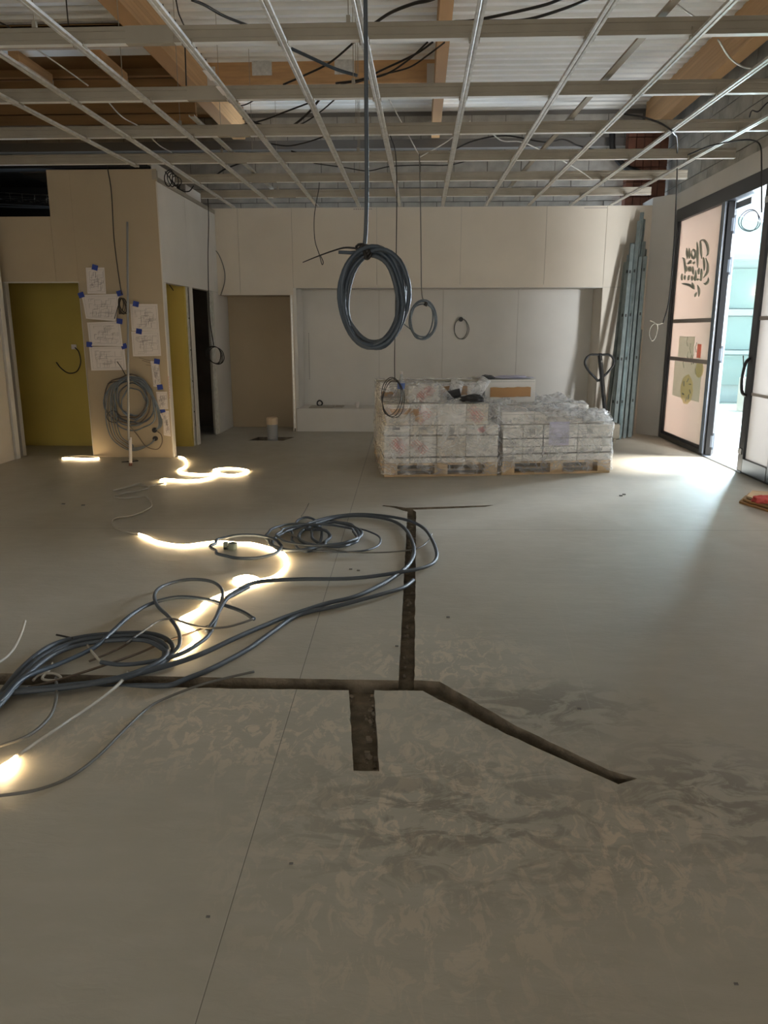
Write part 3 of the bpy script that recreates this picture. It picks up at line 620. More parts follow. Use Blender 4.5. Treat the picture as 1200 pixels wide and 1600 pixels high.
ccable('long thin black cable swagging above the fifth channel', [(490, 255, 9.6), (540, 262, 9.6), (575, 267, 9.6), (610, 260, 9.6), (660, 258, 9.6), (700, 258, 9.6), (735, 250, 9.6)], .006)
ccable('black cable dipping above the third channel left of centre', [(420, 224, 9.2), (450, 228, 9.2), (480, 222, 9.1), (507, 213, 9.0)], .007)
ccable('black cable looping above the sixth channel beside the tan pillar', [(285, 272, 9.9), (310, 280, 9.9), (330, 278, 9.9), (350, 265, 9.9), (375, 255, 9.9)], .009)
ccable('thin cable lying over the last channel near the back wall', [(510, 297, 10.9), (560, 302, 10.9), (640, 303, 10.9), (700, 307, 10.9), (745, 303, 10.9), (775, 292, 10.9)], .006)
ccable('black cable arching over the third channel at right and dropping to the white loop', [(975, 178, 7.46), (1005, 183, 7.46), (1035, 194, 7.46), (1052, 208, 7.46), (1058, 225, 8.4), (1057, 300, 9.5), (1052, 400, 9.5), (1045, 470, 9.5), (1036, 505, 9.5)], .008)
ccable('black cable arching over to the hanging ring in the doorway', [(1075, 242, 8.2), (1110, 228, 8.0), (1150, 220, 7.8), (1175, 219, 7.7), (1188, 228, 7.6), (1190, 260, 7.6), (1190, 332, 7.6)], .007)
ccable('kinked black wire against the light blocks at far right', [(1171, 183, 8.5), (1175, 173, 8.4), (1185, 174, 8.3), (1200, 160, 8.2), (1215, 158, 8.1)], .007)
ccable('blue-grey cable slanting under the first channel left of centre', [(455, 76, 6.6), (490, 92, 6.7), (525, 108, 6.8), (558, 118, 6.9)], .013, 'cableb')
ccable('dark green cable slanting over the roof sheets at upper left', [(300, 0, 5.5), (320, 8, 5.6), (350, 25, 5.8), (388, 40, 6.0)], .010)
ccable('thin black wire hanging beside the taped strip', [(275, 0, 5.6), (279, 20, 5.7), (284, 32, 5.7), (290, 45, 5.8)], .005)
ccable('thin black wire hanging in front of the roof sheets at upper left', [(103, -5, 6.0), (105, 20, 6.2), (107, 40, 6.3)], .005)
ccable('black wire end at the far upper left corner', [(-5, 33, 5.6), (10, 40, 5.7), (23, 49, 5.8)], .006)
ccable('black cable hanging down the face of the left timber beam', [(289, 72, 7.9), (290, 100, 8.0), (291, 134, 8.1)], .007)
ccable('thin black cable at the far end of the left timber beam', [(400, 155, 8), (385, 163, 8.1), (372, 166, 8.2)], .006)

# ================================================================== HANGING COILS
def ring_pts(cx, cz, Y, rx, rz, ph=0, wob=.05, n=40, tilt=0, seed=0):
    out = []
    for i in range(n):
        a = 2 * pi * i / n; k = 1 + wob * noise.noise(Vector((cos(a) * 1.3 + seed * 3.1, sin(a) * 1.3, seed)))
        x = rx * cos(a) * k; z = rz * sin(a) * k
        out.append((cx + x * cos(tilt) - z * sin(tilt), Y + .02 * sin(a * 2 + ph + seed), cz + x * sin(tilt) + z * cos(tilt)))
    return out
g = thing('conduit_coil', 'large dark grey conduit coil hanging from the ceiling in the middle of the room', 'coil', (-.218, 3.7, 1.4))
c0 = PY(582, 467, 3.7)
for i, (dx, dz, rx, rz, tl) in enumerate([(0, 0, .150, .222, 0), (-.012, .004, .140, .216, .05), (.012, -.002, .146, .214, -.06), (.02, .0, .150, .216, -.10), (-.008, .002, .128, .20, .10), (.016, .006, .132, .205, -.13), (.0, -.004, .138, .223, .08)]):
    MB().tube(ring_pts(c0.x + dx, c0.z + dz, 3.7 + .018 * (i % 3) - .02, rx, rz, tilt=tl, seed=i, wob=.07), .0105, 8, closed=True).build('conduit_loop', 'cable' if i % 3 else 'cableb', g, smooth=True)
MB().tube(spline([PY(x, y, 3.7) for x, y in [(567, 392), (571, 370), (573, 300), (572.5, 200), (572, 100), (571, 0)]] + [PY(571, -40, 3.7), (-.215, 3.72, 3.4), (-.2, 3.75, 4.65)]), .0095, 8).build('hanging_conduit', 'cable', g, smooth=True)
MB().tube(spline([PY(x, y, 3.68) for x, y in [(562, 389), (540, 387), (520, 392), (495, 401), (473, 410)]]), lambda t: .005 - .003 * t, 6).build('loose_tail', 'cablek', g, smooth=True)
MB().tube([PY(564, 393, 3.68), PY(548, 395, 3.66), PY(529, 394, 3.66)], .008, 8).build('conduit_end', 'cableb', g, smooth=True)
q = MB()
for i in range(4): q.tube(ring_pts(c0.x - .045 + .008 * i, c0.z + .222 - .006 * i, 3.69, .028, .018, tilt=.5 * i, seed=i, n=14), .006, 6, closed=True)
q.tube([PY(566, 385, 3.68), PY(572, 400, 3.66), PY(570, 404, 3.66)], .008); q.build('black_tie', 'cablek', g, smooth=True)

g = thing('cable_coil', 'small blue-grey cable coil hanging on a cord right of the large conduit coil', 'coil', PY(660, 530, 8.5))
c0 = PY(660, 501, 8.5)
for i in range(6): MB().tube(ring_pts(c0.x + random.uniform(-.01, .01), c0.z + random.uniform(-.02, .01), 8.5, random.uniform(.115, .148), random.uniform(.165, .205), tilt=random.uniform(-.15, .15), seed=i + 20), .0075, 6, closed=True).build('cable_loop', 'cablep', g, smooth=True)
MB().tube(spline([PY(x, y, 8.5) for x, y in [(664, 473), (659, 458), (658, 400), (657, 320), (655.5, 247)]] + [PY(655.5, 246, 8.665)]), .006, 6).build('cord', 'cableg', g, smooth=True)
MB().tube([PY(664, 478, 8.49), PY(667, 472, 8.49)], .02, 8).build('black_tie', 'cablek', g); MB().tube([PY(631, 506, 8.49), PY(642, 515, 8.49)], .005, 5).build('loose_tail', 'cableb', g)

g = thing('wire_ring', 'thin black wire ring hanging on a long cord in front of the left pallet stack', 'cable', PY(612, 650, 7.5))
c0 = PY(612, 622, 7.5)
for i in range(3): MB().tube(ring_pts(c0.x + .006 * i, c0.z, 7.5, .085 + .012 * i, .17 + .012 * i, tilt=.15 * i - .2, seed=i + 40), .004, 6, closed=True).build('wire_loop', 'cablek', g, smooth=True)
MB().tube(spline([PY(617, 594, 7.5)] + [PY(x, y, 7.5) for x, y in [(616.5, 560), (618, 480), (619, 400), (620, 300), (618, 240), (610, 212)]]), .0045, 6).build('cord', 'cablek', g, smooth=True)

g = thing('wire_end', 'black wire with a hooked end hanging in front of the upper back wall', 'cable', PY(503, 412, 9.8))
MB().tube(spline([PY(x, y, 9.8) for x, y in [(499, 283), (498, 296), (495, 312), (491, 340), (492, 375), (499, 398), (503, 413), (505, 409), (500, 398)]]), .005, 6).build('wire', 'cablek', g, smooth=True)

g = thing('socket_cable', 'short grey cable loop hanging from a black socket in the niche wall', 'cable', PY(720, 500, 12.19))
c0 = PY(720, 514, 12.18)
for i in range(2): MB().tube(ring_pts(c0.x + .01 * i, c0.z, 12.17, .10 + .012 * i, .15, tilt=.1 * i, seed=i + 60), .006, 6, closed=True).build('cable_loop', 'cableg', g, smooth=True)
o = MB().lathe([(.035, 0), (.035, .03)], n=16).build('socket', 'black', g); o.matrix_parent_inverse = parent_matrix(g).inverted(); o.location = PY(720, 499, 12.19); o.rotation_euler = (pi / 2, 0, 0)

g = thing('pendant_cable', 'black cable hanging beside the taped drawings with a tangled bundle at its end', 'cable', PY(192, 490, 9.0))
MB().tube(spline([PY(170, 246, 8.67)] + [PY(x, y, 9.0) for x, y in [(169, 252), (168, 262), (174, 300), (178, 370), (184, 420), (190, 460)]]), .006, 6).build('cable', 'cablek', g, smooth=True)
for i in range(5): 
    c = PY(191 + 1.5 * i, 478, 8.99); MB().tube(ring_pts(c.x - .02, c.z, 8.99, .028 + .004 * i, .09, tilt=.1 * i - .1, seed=i + 70, n=24), .0055, 6, closed=True).build('cable_loop', 'cabbr' if i % 2 else 'cablek', g, smooth=True)
MB().tube(spline([PY(x, y, 8.98) for x, y in [(188, 470), (184, 480), (179, 498)]]), .005, 6).build('tail', 'cablek', g, smooth=True)

g = thing('wall_cable', 'black cable hanging in the left back corner with a small wire coil', 'cable', PY(337, 556, 11.0))
MB().tube(spline([PY(x, y, 11.0) for x, y in [(318, 292), (324, 305), (326, 345), (325, 400), (326, 460), (328, 500), (334, 540)]]), .007, 6).build('cable', 'cablek', g, smooth=True)
c = PY(336, 555, 11.0)
for i in range(4): MB().tube(ring_pts(c.x, c.z, 11.0, .085 + .008 * i, .115 + .01 * i, tilt=.3 * i, seed=i + 80), .006, 6, closed=True).build('cable_loop', 'cablek', g, smooth=True)

tag(MB().tube(spline([PY(x, y, 11.58) for x, y in [(325, 384), (340, 395), (350, 420), (351, 440), (345, 461)]]), .008, 6).build('grey_conduit', 'cableg', smooth=True), 'grey conduit bowing across the back wall above the alcove', 'conduit')
g = thing('white_cable_loop', 'white cable loop at the end of the black cable beside the glazed front', 'cable', PY(1021, 530, 9.5))
c = PY(1021, 519, 9.5); MB().tube(ring_pts(c.x, c.z, 9.5, .045, .10, tilt=-.1, seed=90), .006, 6, closed=True).build('cable_loop', 'cablew', g, smooth=True)
MB().tube(spline([PY(x, y, 9.5) for x, y in [(1036, 505), (1026, 507), (1020, 503), (1015, 501)]]), .007, 6).build('bare_end', 'cablew', g, smooth=True)
g = thing('doorway_ring', 'dark wire ring hanging against the bright doorway', 'cable', PY(1174, 360, 7.6))
c = PY(1174, 345, 7.6)
for i in range(2): MB().tube(ring_pts(c.x - .018 * i, c.z, 7.6, .085 + .004 * i, .085 + .008 * i, seed=i + 95, wob=.03), .004, 6, closed=True).build('wire_loop', 'cablek', g, smooth=True)
g = thing('cable_tangle', 'tangle of black cables bunched on top of the side wall beside the tan pillar', 'cable', PY(265, 285, 9.4))
for i in range(4):
    c = PY(264 + 3 * i, 278 + i, 9.35); MB().tube(ring_pts(c.x, c.z, 9.35 + .03 * i, .045, .09 - .01 * i, tilt=.3 * i - .2, seed=i + 99, n=24), .006, 6, closed=True).build('cable_loop', 'cablek', g, smooth=True)
MB().tube(spline([PY(x, y, 9.6) for x, y in [(258, 268), (270, 285), (283, 297), (295, 299), (303, 290)]]), .007, 6).build('cable', 'cablek', g, smooth=True)
g = thing('cable_tray', 'wire mesh cable tray inside the dark opening at upper left', 'cable tray', (-5, 9.6, 3.0))
q = MB(); 
zt = PY(40, 308, 9.6).z
for dy, dz in ((0, .0), (0, .06), (.3, .0), (.3, .06), (.15, 0)): q.tube([(-6.5, 9.6 + dy, zt + dz + .08), (-4.1, 9.6 + dy, zt + dz - .06)], .004, 5)
for i in range(16):
    x = -6.4 + .15 * i; z = zt + .08 - .14 * (x + 6.5) / 2.4; q.tube([(x, 9.6, z + .06), (x, 9.6, z), (x, 9.9, z), (x, 9.9, z + .06)], .0035, 5)
q.build('mesh_wires', 'steel', g)
for i in range(5): MB().tube(spline([(-6.5, 9.62 + .05 * i, zt + .0), (-5.4, 9.66 + .04 * i, zt - .04 - .02 * (i % 2)), (-4.2, 9.65 + .05 * i, zt - .10)]), .014, 6).build('cable', 'cablek', g, smooth=True)

# ================================================================== PIER: pole, coil, papers
g = thing('upright_conduit', 'tall thin grey conduit pole standing in front of the tan pillar, white foot', 'pole', PZ(204, 728))
p0 = PZ(204, 728); 
MB().tube([p0 + Vector((0, 0, .30)), PY(199, 347, 9.03)], .0125, 10).build('pole', 'pvc', g, smooth=True)
pt = PY(199, 347, 9.03); d = (pt - p0)
MB().tube([p0 + Vector((0, 0, .0)), p0 + d * .118], .018, 10).build('plaster_sleeve', 'paper', g, smooth=True); MB().tube([p0, p0 + d * .012], .019, 10).build('rust_tip', 'clay', g)
tag(MB().tube([PY(200, 717, 9.0), PY(214, 719, 8.9)], .007, 6).tube([PZ(190, 722, .01), PZ(216, 720, .012)], .007, 6).build('cable_offcut', 'black'), 'short black cable offcuts lying by the pole foot', 'cable')

g = thing('pillar_coil', 'big tangled blue-grey cable coil hanging on the tan pillar', 'coil', PY(208, 700, 9.05))
def PP(x, y, Y=9.05): return PY(x, y, Y)
for i in range(9):
    c = PP(206 + random.uniform(-5, 5), 625 + random.uniform(-5, 8)); MB().tube(ring_pts(c.x, c.z, 9.06 - .006 * i, .15 + .018 * i, .18 + .016 * i, tilt=random.uniform(-.3, .3), seed=i + 110, wob=.18), .0085, 6, closed=True).build('cable_loop', ('cablep', 'cable', 'cablep', 'cabbr')[i % 4], g, smooth=True)
for i in range(5):
    MB().tube(spline([PP(200 - 2 * i, 590 + i, 8.99), PP(172 + 2 * i, 605, 8.99), PP(165 + 4 * i, 645, 8.98), PP(172 + 4 * i, 680, 9.0), PP(190 + 4 * i, 698 - i, 9.02), PP(210, 704 - i, 9.04), PP(233, 695, 9.06), PP(243, 684 + i * .6, 9.09)]), .007, 6).build('cable_run', ('cablep', 'cableg')[i % 2], g, smooth=True)
for i in range(5):
    MB().tube(spline([PP(205, 588 + i, 9.0), PP(225, 594 + 2 * i, 8.98), PP(241, 622 + i, 8.98), PP(251 - i, 648, 9.0), PP(252 - i, 665, 9.03), PP(243, 672, 9.09)]), .008, 6).build('cable_run', ('cablep', 'cable')[i % 2], g, smooth=True)
MB().tube(spline([PP(x, y, 8.97) for x, y in [(200, 662), (215, 680), (228, 697), (245, 702), (253, 692), (252, 680), (246, 674)]]), .006, 6).build('cable_run', 'cabbr', g, smooth=True)
MB().tube(spline([PP(x, y, 8.96) for x, y in [(183, 565), (190, 575), (196, 586)]]), .005, 6).build('loose_tail', 'cablek', g, smooth=True)
MB().tube(spline([PP(x, y, 8.96) for x, y in [(168, 600), (176, 597), (186, 596)]]), .005, 6).build('loose_tail', 'cablek', g, smooth=True)
MB().tube([PP(251, 646, 8.97), PP(254, 654, 8.97)], .009, 6).build('white_sleeve', 'paper', g)
MB().tube(ring_pts(PP(181, 650).x, PP(181, 650).z, 8.97, .07, .07, seed=130), .005, 6, closed=True).build('cable_loop', 'cablek', g, smooth=True)
for (x, y) in ((242, 672), (243, 685)):
    o = MB().lathe([(.03, 0), (.03, .02), (.018, .02)], n=16).build('wall_box', 'black', g); o.location = PP(x, y, 9.1); o.rotation_euler = (pi / 2, 0, 0)

def sheet_paper(label, cs, tapes, seed, bulge=.01, tone='paper'):
    """cs: four image corners tl,tr,br,bl on the pier; built as a slightly curled sheet with drawn lines"""
    rnd = random.Random(seed); Y = 9.094 - .0035 * (seed % 5); C = [PY(x, y, Y) for x, y in cs]
    def P(u, v):
        a = C[0].lerp(C[1], u); b = C[3].lerp(C[2], u); p = a.lerp(b, v); p = p.copy(); p.y -= bulge * (v ** 2) * (1 + .3 * sin(6 * u)) + bulge * .3 * sin(pi * u); return p
    root = thing('drawing_sheet', label, 'paper', P(.5, 1), 'site papers taped to the tan pillar')
    v = [P(i / 8, j / 8) for j in range(9) for i in range(9)]; f = [(j * 9 + i, j * 9 + i + 1, (j + 1) * 9 + i + 1, (j + 1) * 9 + i) for j in range(8) for i in range(8)]
    MB().add(v, f).build('sheet', tone, root, solid=.0006)
    q = MB()
    def ln(u0, v0, u1, v1, w=.0022):
        n = 5; q.tube([P(u0 + (u1 - u0) * k / n, v0 + (v1 - v0) * k / n) + Vector((0, -.0012, 0)) for k in range(n + 1)], w / 2, 4)
    for a in ((.06, .08, .94, .08), (.06, .92, .94, .92), (.06, .08, .06, .92), (.94, .08, .94, .92)): ln(*a, w=.0016)
    for k in range(34):
        u, v = rnd.uniform(.15, .75), rnd.uniform(.15, .75); w, h = rnd.uniform(.06, .3), rnd.uniform(.05, .25)
        u1, v1 = min(u + w, .9), min(v + h, .88)
        if rnd.random() < .5: ln(u, v, u1, v); ln(u, v, u, v1)
        else: ln(u, v1, u1, v1); ln(u1, v, u1, v1)
    q.build('drawn_lines', 'ink', root)
    for (u, v) in tapes:
        c = P(u, v); mx = Matrix.Translation(c + Vector((0, -.004, 0))) @ Matrix.Rotation(rnd.uniform(-.3, .3), 4, 'Y'); MB().box(-.034, .034, -.0008, .0008, -.03, .03, mx).build('blue_tape', 'tape', root)
sheet_paper('topmost narrow text sheet taped on the tan pillar', [(134, 418), (163, 418), (166, 459), (137, 459)], [(.5, 0)], 1, .004)
sheet_paper('wide curling plan sheet below the narrow text sheet', [(127, 461), (187, 459), (182, 502), (136, 498)], [(0, 0), (1, -.02)], 2, .03)
sheet_paper('curling plan sheet in the middle of the left paper column', [(136, 504), (187, 502), (193, 541), (141, 540)], [(1, 0), (0, .95)], 3, .02)
sheet_paper('lowest plan sheet of the left paper column', [(139, 542), (194, 541), (198, 578), (143, 579)], [(1, 0)], 4, .006)
sheet_paper('upper plan sheet right of the conduit pole', [(203, 475), (246, 475), (249, 517), (206, 517)], [(.22, 0)], 6, .004)
sheet_paper('lower plan sheet right of the conduit pole with dark legend', [(205, 518), (249, 517), (252, 556), (208, 557)], [(.28, 0)], 7, .004)
sheet_paper('narrow greenish note sheet near the pillar edge', [(235, 564), (248, 565), (252, 605), (240, 604)], [(.8, 0), (.85, 1)], 8, .003)
sheet_paper('small pale note under the narrow note sheet', [(244, 612), (261, 612), (263, 639), (247, 640)], [], 9, .003)
sheet_paper('lowest small note sheet near the foot of the pillar', [(253, 642), (264, 642), (267, 682), (256, 680)], [(.05, -.03)], 10, .003)
q = MB()
for i in range(9):
    a = PY(262.5 + .2 * i, 588 + i * 4, 9.097); q.tube([a, a + Vector((.012, 0, -.012)), a + Vector((-.004, 0, -.022))], .0022, 4)
tag(q.build('handwriting', 'redp'), 'small vertical red handwriting at the right edge of the tan pillar', 'writing')
q = MB()
for i, (a, b) in enumerate([((217, 559), (243, 566)), ((222, 563), (240, 569)), ((228, 570), (244, 572))]): q.tube([PY(*a, 9.097), PY(*b, 9.097)], .003, 4)
tag(q.build('pencil_marks', 'cabbr'), 'pencil scribbles under the lower right plan sheet', 'writing')
g = thing('yellow_wall_cable', 'short black cable hanging from a small box on the mustard wall', 'cable', PY(117, 545, 9.98))
MB().tube(spline([PY(x, y, 9.95) for x, y in [(117, 543), (123, 550), (126, 566), (120, 580), (107, 583), (95, 575), (88, 566)]]), .007, 6).build('cable', 'cablek', g, smooth=True)
c = PY(115, 542, 9.98); MB().box(c.x - .03, c.x + .03, 9.98, 10.0, c.z - .03, c.z + .03).build('box', 'paper', g)
tag(MB().tube([PY(264, 444, 9.9), PY(271, 454, 9.9)], .006, 6).build('cable_end', 'cablek'), 'short black cable end at the head of the narrow mustard opening', 'cable')

# ================================================================== BACK: pipe in pit, niche bits
g = thing('drain_pipe', 'grey pipe stub with torn cardboard cap standing in the floor pit', 'pipe', (-2.05, 10.85, -.1))
MB().lathe([(.075, 0), (.075, .29), (.068, .29), (.068, .05)], (-2.07, 10.83, -.09), 22).build('pipe', 'pvc', g, smooth=False)
MB().lathe([(.079, 0), (.082, .09), (.074, .10), (.06, .07)], (-2.07, 10.83, .20), 9).build('cardboard_cap', 'foam', g)
tag(MB().box(-1.93, -1.86, 10.72, 10.79, -.09, -.04).box(-2.30, -2.26, 10.66, 10.70, -.09, -.06).build('pit_rubble', 'cablew', bevel=.008), 'small pale pieces of debris in the floor pit', 'debris')
tag(MB().tube(ring_pts(-1.53, .40, 11.95, .04, .04, seed=3, n=16), .012, 6, closed=True).build('black_grommet', 'black'), 'black cable ring standing on the niche ledge', 'ring')
tag(MB().box(-1.66, -1.30, 11.65, 12.0, .35, .362).box(-1.28, -1.15, 11.7, 12.0, .35, .364).build('ledge_hatch', 'galvd', bevel=.003), 'grey metal hatch plates on the left of the niche ledge', 'plate')
g = thing('white_cup', 'small white cup on the niche ledge', 'cup', (-.90, 11.75, .35)); MB().lathe([(.026, 0), (.034, .085), (.031, .085), (.024, .006)], (-.93, 11.72, .351), 18).build('cup_body', 'paper', g)

# ================================================================== STUD BUNDLE and PALLET JACK
g0 = 'metal studs leaning in the right corner'
spots = ['leftmost', 'second from left', 'third from left', 'fourth from left', 'fifth from left', 'sixth from left', 'seventh from left', 'eighth from left', 'ninth from left', 'tenth from left', 'eleventh from left', 'twelfth from left', 'thirteenth from left', 'rightmost']
for i in range(14):
    t = i / 13; bx = 2.66 + .43 * t; by = 11.18 - .14 * (i % 3) + .02 * i - .15 * (1 - t); tx = 2.93 + .26 * t; L = random.choice((2.5, 2.7, 3.0, 3.1)) if i > 1 else 2.45 + .1 * i
    if i == 12: L = 2.6
    if i == 13: L = 1.5
    a = Vector((bx, by, .012)); b = Vector((tx, 11.52 - .05 * (i % 3), 3.1)); b = a + (b - a).normalized() * L
    st = thing('metal_stud', 'galvanised stud leaning in the right back corner, %s of the bundle' % spots[i], 'stud', a, g0)
    d = (b - a).normalized(); R = d.to_track_quat('Z', 'X').to_matrix().to_4x4(); mx = Matrix.Translation(a) @ R @ Matrix.Rotation(random.uniform(-.2, .2) + pi / 2 * (1 if i % 4 else 0), 4, 'Z')
    prof = [(-.017, .018), (-.024, .018), (-.024, -.018), (.024, -.018), (.024, .018), (.017, .018)]
    v = [mx @ Vector((p, q_, z)) for p, q_ in prof for z in (0, L)]
    MB().add(v, [(2 * k, 2 * k + 1, 2 * k + 3, 2 * k + 2) for k in range(5)]).build('stud', 'stud', st, solid=.002)
    for z in (.5, 1.1, 1.7, 2.3):
        if z < L: MB().box(-.010, .010, -.0215, -.0195, z, z + .04, mx).build('service_hole', 'black', st)
tag(MB().box(2.66, 2.76, 11.05, 11.09, 0, .07).build('blue_clamp', 'dblue', bevel=.01), 'small blue plastic clamp at the foot of the stud bundle', 'clamp')

JX, JY = 2.33, 10.15
g = thing('pallet_jack', 'grey pallet jack with heart-shaped handle standing behind the right pallet', 'pallet jack', (JX, JY, 0))
pt = PY(937, 556, JY); pb = Vector((JX + .10, JY - .1, .30))
MB().bar(pb, PY(937, 552, JY), .055, .04).build('handle_post', 'alu', g, bevel=.006)
lp = [(0, .002), (-.06, .005), (-.125, .0), (-.175, -.05), (-.18, -.12), (-.12, -.21), (-.05, -.28), (0, -.33)]
pts = [(pt.x + x, JY - .01, pt.z + .01 + z) for x, z in lp]; MB().tube(spline(pts), .015, 8).tube(spline([(2 * pt.x - x, y, z) for x, y, z in pts]), .015, 8).build('handle_loop', 'alu', g, smooth=True)
for z in (1.1, .95, .8, .72): MB().lathe([(.01, 0), (.01, .02)], (pt.x + .02, JY - .04, z), 10).build('bolt', 'steel', g)
MB().box(JX - .1, JX + .28, JY - .1, JY + .08, .12, .32).build('pump_housing', 'galvd', g, bevel=.02)
for s in (-.10, .14): MB().box(JX + s, JX + s + .14, JY + .05, JY + 1.1, .06, .12).build('fork', 'galvd', g, bevel=.01)
for s in (-.03, .17):
    o = MB().lathe([(.09, -.025), (.1, -.02), (.1, .02), (.09, .025)], n=20).build('wheel', 'black', g); o.location = (JX + s, JY - .02, .1); o.rotation_euler = (0, pi / 2, 0)

# ================================================================== PALLETS AND CARTONS
def xf(cx, cy, a): return Matrix.Translation((cx, cy, 0)) @ Matrix.Rotation(a, 4, 'Z')
def pallet(label, MX):
    g = thing('wooden_pallet', label, 'pallet', MX @ Vector((.6, .4, 0)), 'wooden pallets under the cartons')
    for y in (0, .35, .70): MB().box(0, 1.2, y, y + .1, 0, .022, MX).build('bottom_board', 'tablew', g, bevel=.002)
    for x in (0, .53, 1.06):
        for y in (0, .33, .66): MB().box(x, x + .14, y, y + .14, .022, .1, MX).build('block', 'tablew', g, bevel=.003)
        MB().box(x, x + .14, 0, .8, .1, .122, MX).build('stringer', 'tablew', g)
    for y in (0, .165, .33, .495, .66): MB().box(0, 1.2, y, y + .14, .122, .144, MX).build('deck_board', 'tablew', g, bevel=.002)
ML = xf(-.352, 7.93, radians(6.5)); MR = xf(.89, 8.10, radians(9.5))
ML2 = xf(-.46, 8.78, radians(6.5)); MR2 = xf(.80, 8.98, radians(9.0))
pallet('wooden pallet under the front left carton stack', ML); pallet('wooden pallet under the front right carton stack', MR)
pallet('wooden pallet under the back left carton stack', ML2); pallet('wooden pallet under the back right carton stack', MR2)
def marks(MX, g, x0, x1, z0, z1, kind, rnd):
    """print on the front face of a carton"""
    q = MB(); y = -.0015; w = x1 - x0; h = z1 - z0
    if kind == 'red':
        for k in range(rnd.randint(2, 4)):
            cx, cz, s = rnd.uniform(x0 + .06, x1 - .06), rnd.uniform(z0 + .05, z1 - .04), min(.05, h * .28)
            for i in range(4):
                o = (i - 1.5) * s * .5
                q.box(-s, s, y, 0, o - .003, o + .003, MX @ Matrix.Translation((cx, 0, cz)) @ Matrix.Rotation(pi / 4, 4, 'Y')); q.box(-s, s * .3, y, 0, o - .002, o + .002, MX @ Matrix.Translation((cx, 0, cz)) @ Matrix.Rotation(-pi / 4, 4, 'Y'))
        q.build('red_print', 'red', g)
    elif kind == 'grey':
        cx = rnd.uniform(x0 + .05, x1 - .12); cz = (z0 + z1) / 2
        for i in range(4): q.box(cx + i * .016, cx + i * .016 + .010, y, 0, cz - h * .25, cz + h * .25, MX)
        for i in range(3): q.box(x0 + .02, x0 + .10, y, 0, z0 + h * (.25 + .2 * i), z0 + h * (.25 + .2 * i) + .004, MX)
        q.build('grey_print', 'greyp', g)
    elif kind == 'bar':
        q.box(x0 + w * .3, x0 + w * .62, y, 0, z1 - .035, z1 - .01, MX); q.build('grey_print', 'greyp', g)
def carton(MX, x0, x1, y0, y1, z0, z1, label, m='carton', kind=None, seed=0, group=None):
    rnd = random.Random(seed); g = thing('carton', label, 'box', MX @ Vector(((x0 + x1) / 2, (y0 + y1) / 2, z0)), group)
    e = .0025; ex = rnd.uniform(-.003, .003); MB().box(x0 + e, x1 - e, y0 + ex, y1 - e, z0 + .001, z1 - .002, MX).build('body', m, g, bevel=.004)
    F = MX @ Matrix.Translation((0, y0 + ex, 0))
    if z1 - z0 > .1: MB().box(x0 + .01, x1 - .01, -.001, 0, z1 - .028, z1 - .0255, F).build('lid_edge', 'greyp', g)
    if kind: marks(F, g, x0 + .01, x1 - .01, z0 + .01, z1 - .01, kind, rnd)
    return g
rowsL = [(.144, .20, 'bottom'), (.20, .43, 'second'), (.43, .54, 'third'), (.54, .76, 'fourth')]
colsL = [(0, .27), (.27, .55), (.55, .86), (.86, 1.2)]; cname = ['left end', 'centre left', 'centre right', 'right end']
kindsL = [[None, None, None, None], ['red', 'red', 'bar', None], ['bar', 'bar', 'grey', 'red'], [None, 'red', None, 'red']]
n = 0
for r, (z0, z1, rn) in enumerate(rowsL):
    for c, (x0, x1) in enumerate(colsL):
        if r == 3 and c == 3: x1 = 1.09
        if r == 3 and c == 0: x0 = .02
        n += 1; carton(ML, x0, x1, 0 if r < 3 else .02, .80, z0, z1, 'white tile carton, %s layer of the front left stack, %s' % (rn, cname[c]), 'cartonb' if (r + c) % 3 == 0 else 'carton', kindsL[r][c], n, 'cartons of the front left stack')
rowsR = [(.144, .22, 'bottom'), (.22, .30, 'second'), (.30, .385, 'third'), (.385, .53, 'fourth')]
colsR = [(0, .22), (.22, .44), (.44, .82), (.82, 1.2)]
for r, (z0, z1, rn) in enumerate(rowsR):
    for c, (x0, x1) in enumerate(colsR):
        n += 1; carton(MR, x0, x1, 0, .80, z0, z1, 'pale carton, %s layer of the front right stack, %s' % (rn, cname[c]), 'carton', ('grey', None, 'grey', None)[(r + c) % 4], n, 'cartons of the front right stack')
for c, (x0, x1, z1, lab) in enumerate([(0.0, .36, .66, 'left end'), (.36, .74, .66, 'middle'), (.74, 1.14, .58, 'right end')]):
    n += 1; carton(MR, x0, x1, .08, .80, .53, z1, 'set-back top carton of the front right stack, %s' % lab, 'carton', None, n, 'top cartons of the front right stack')
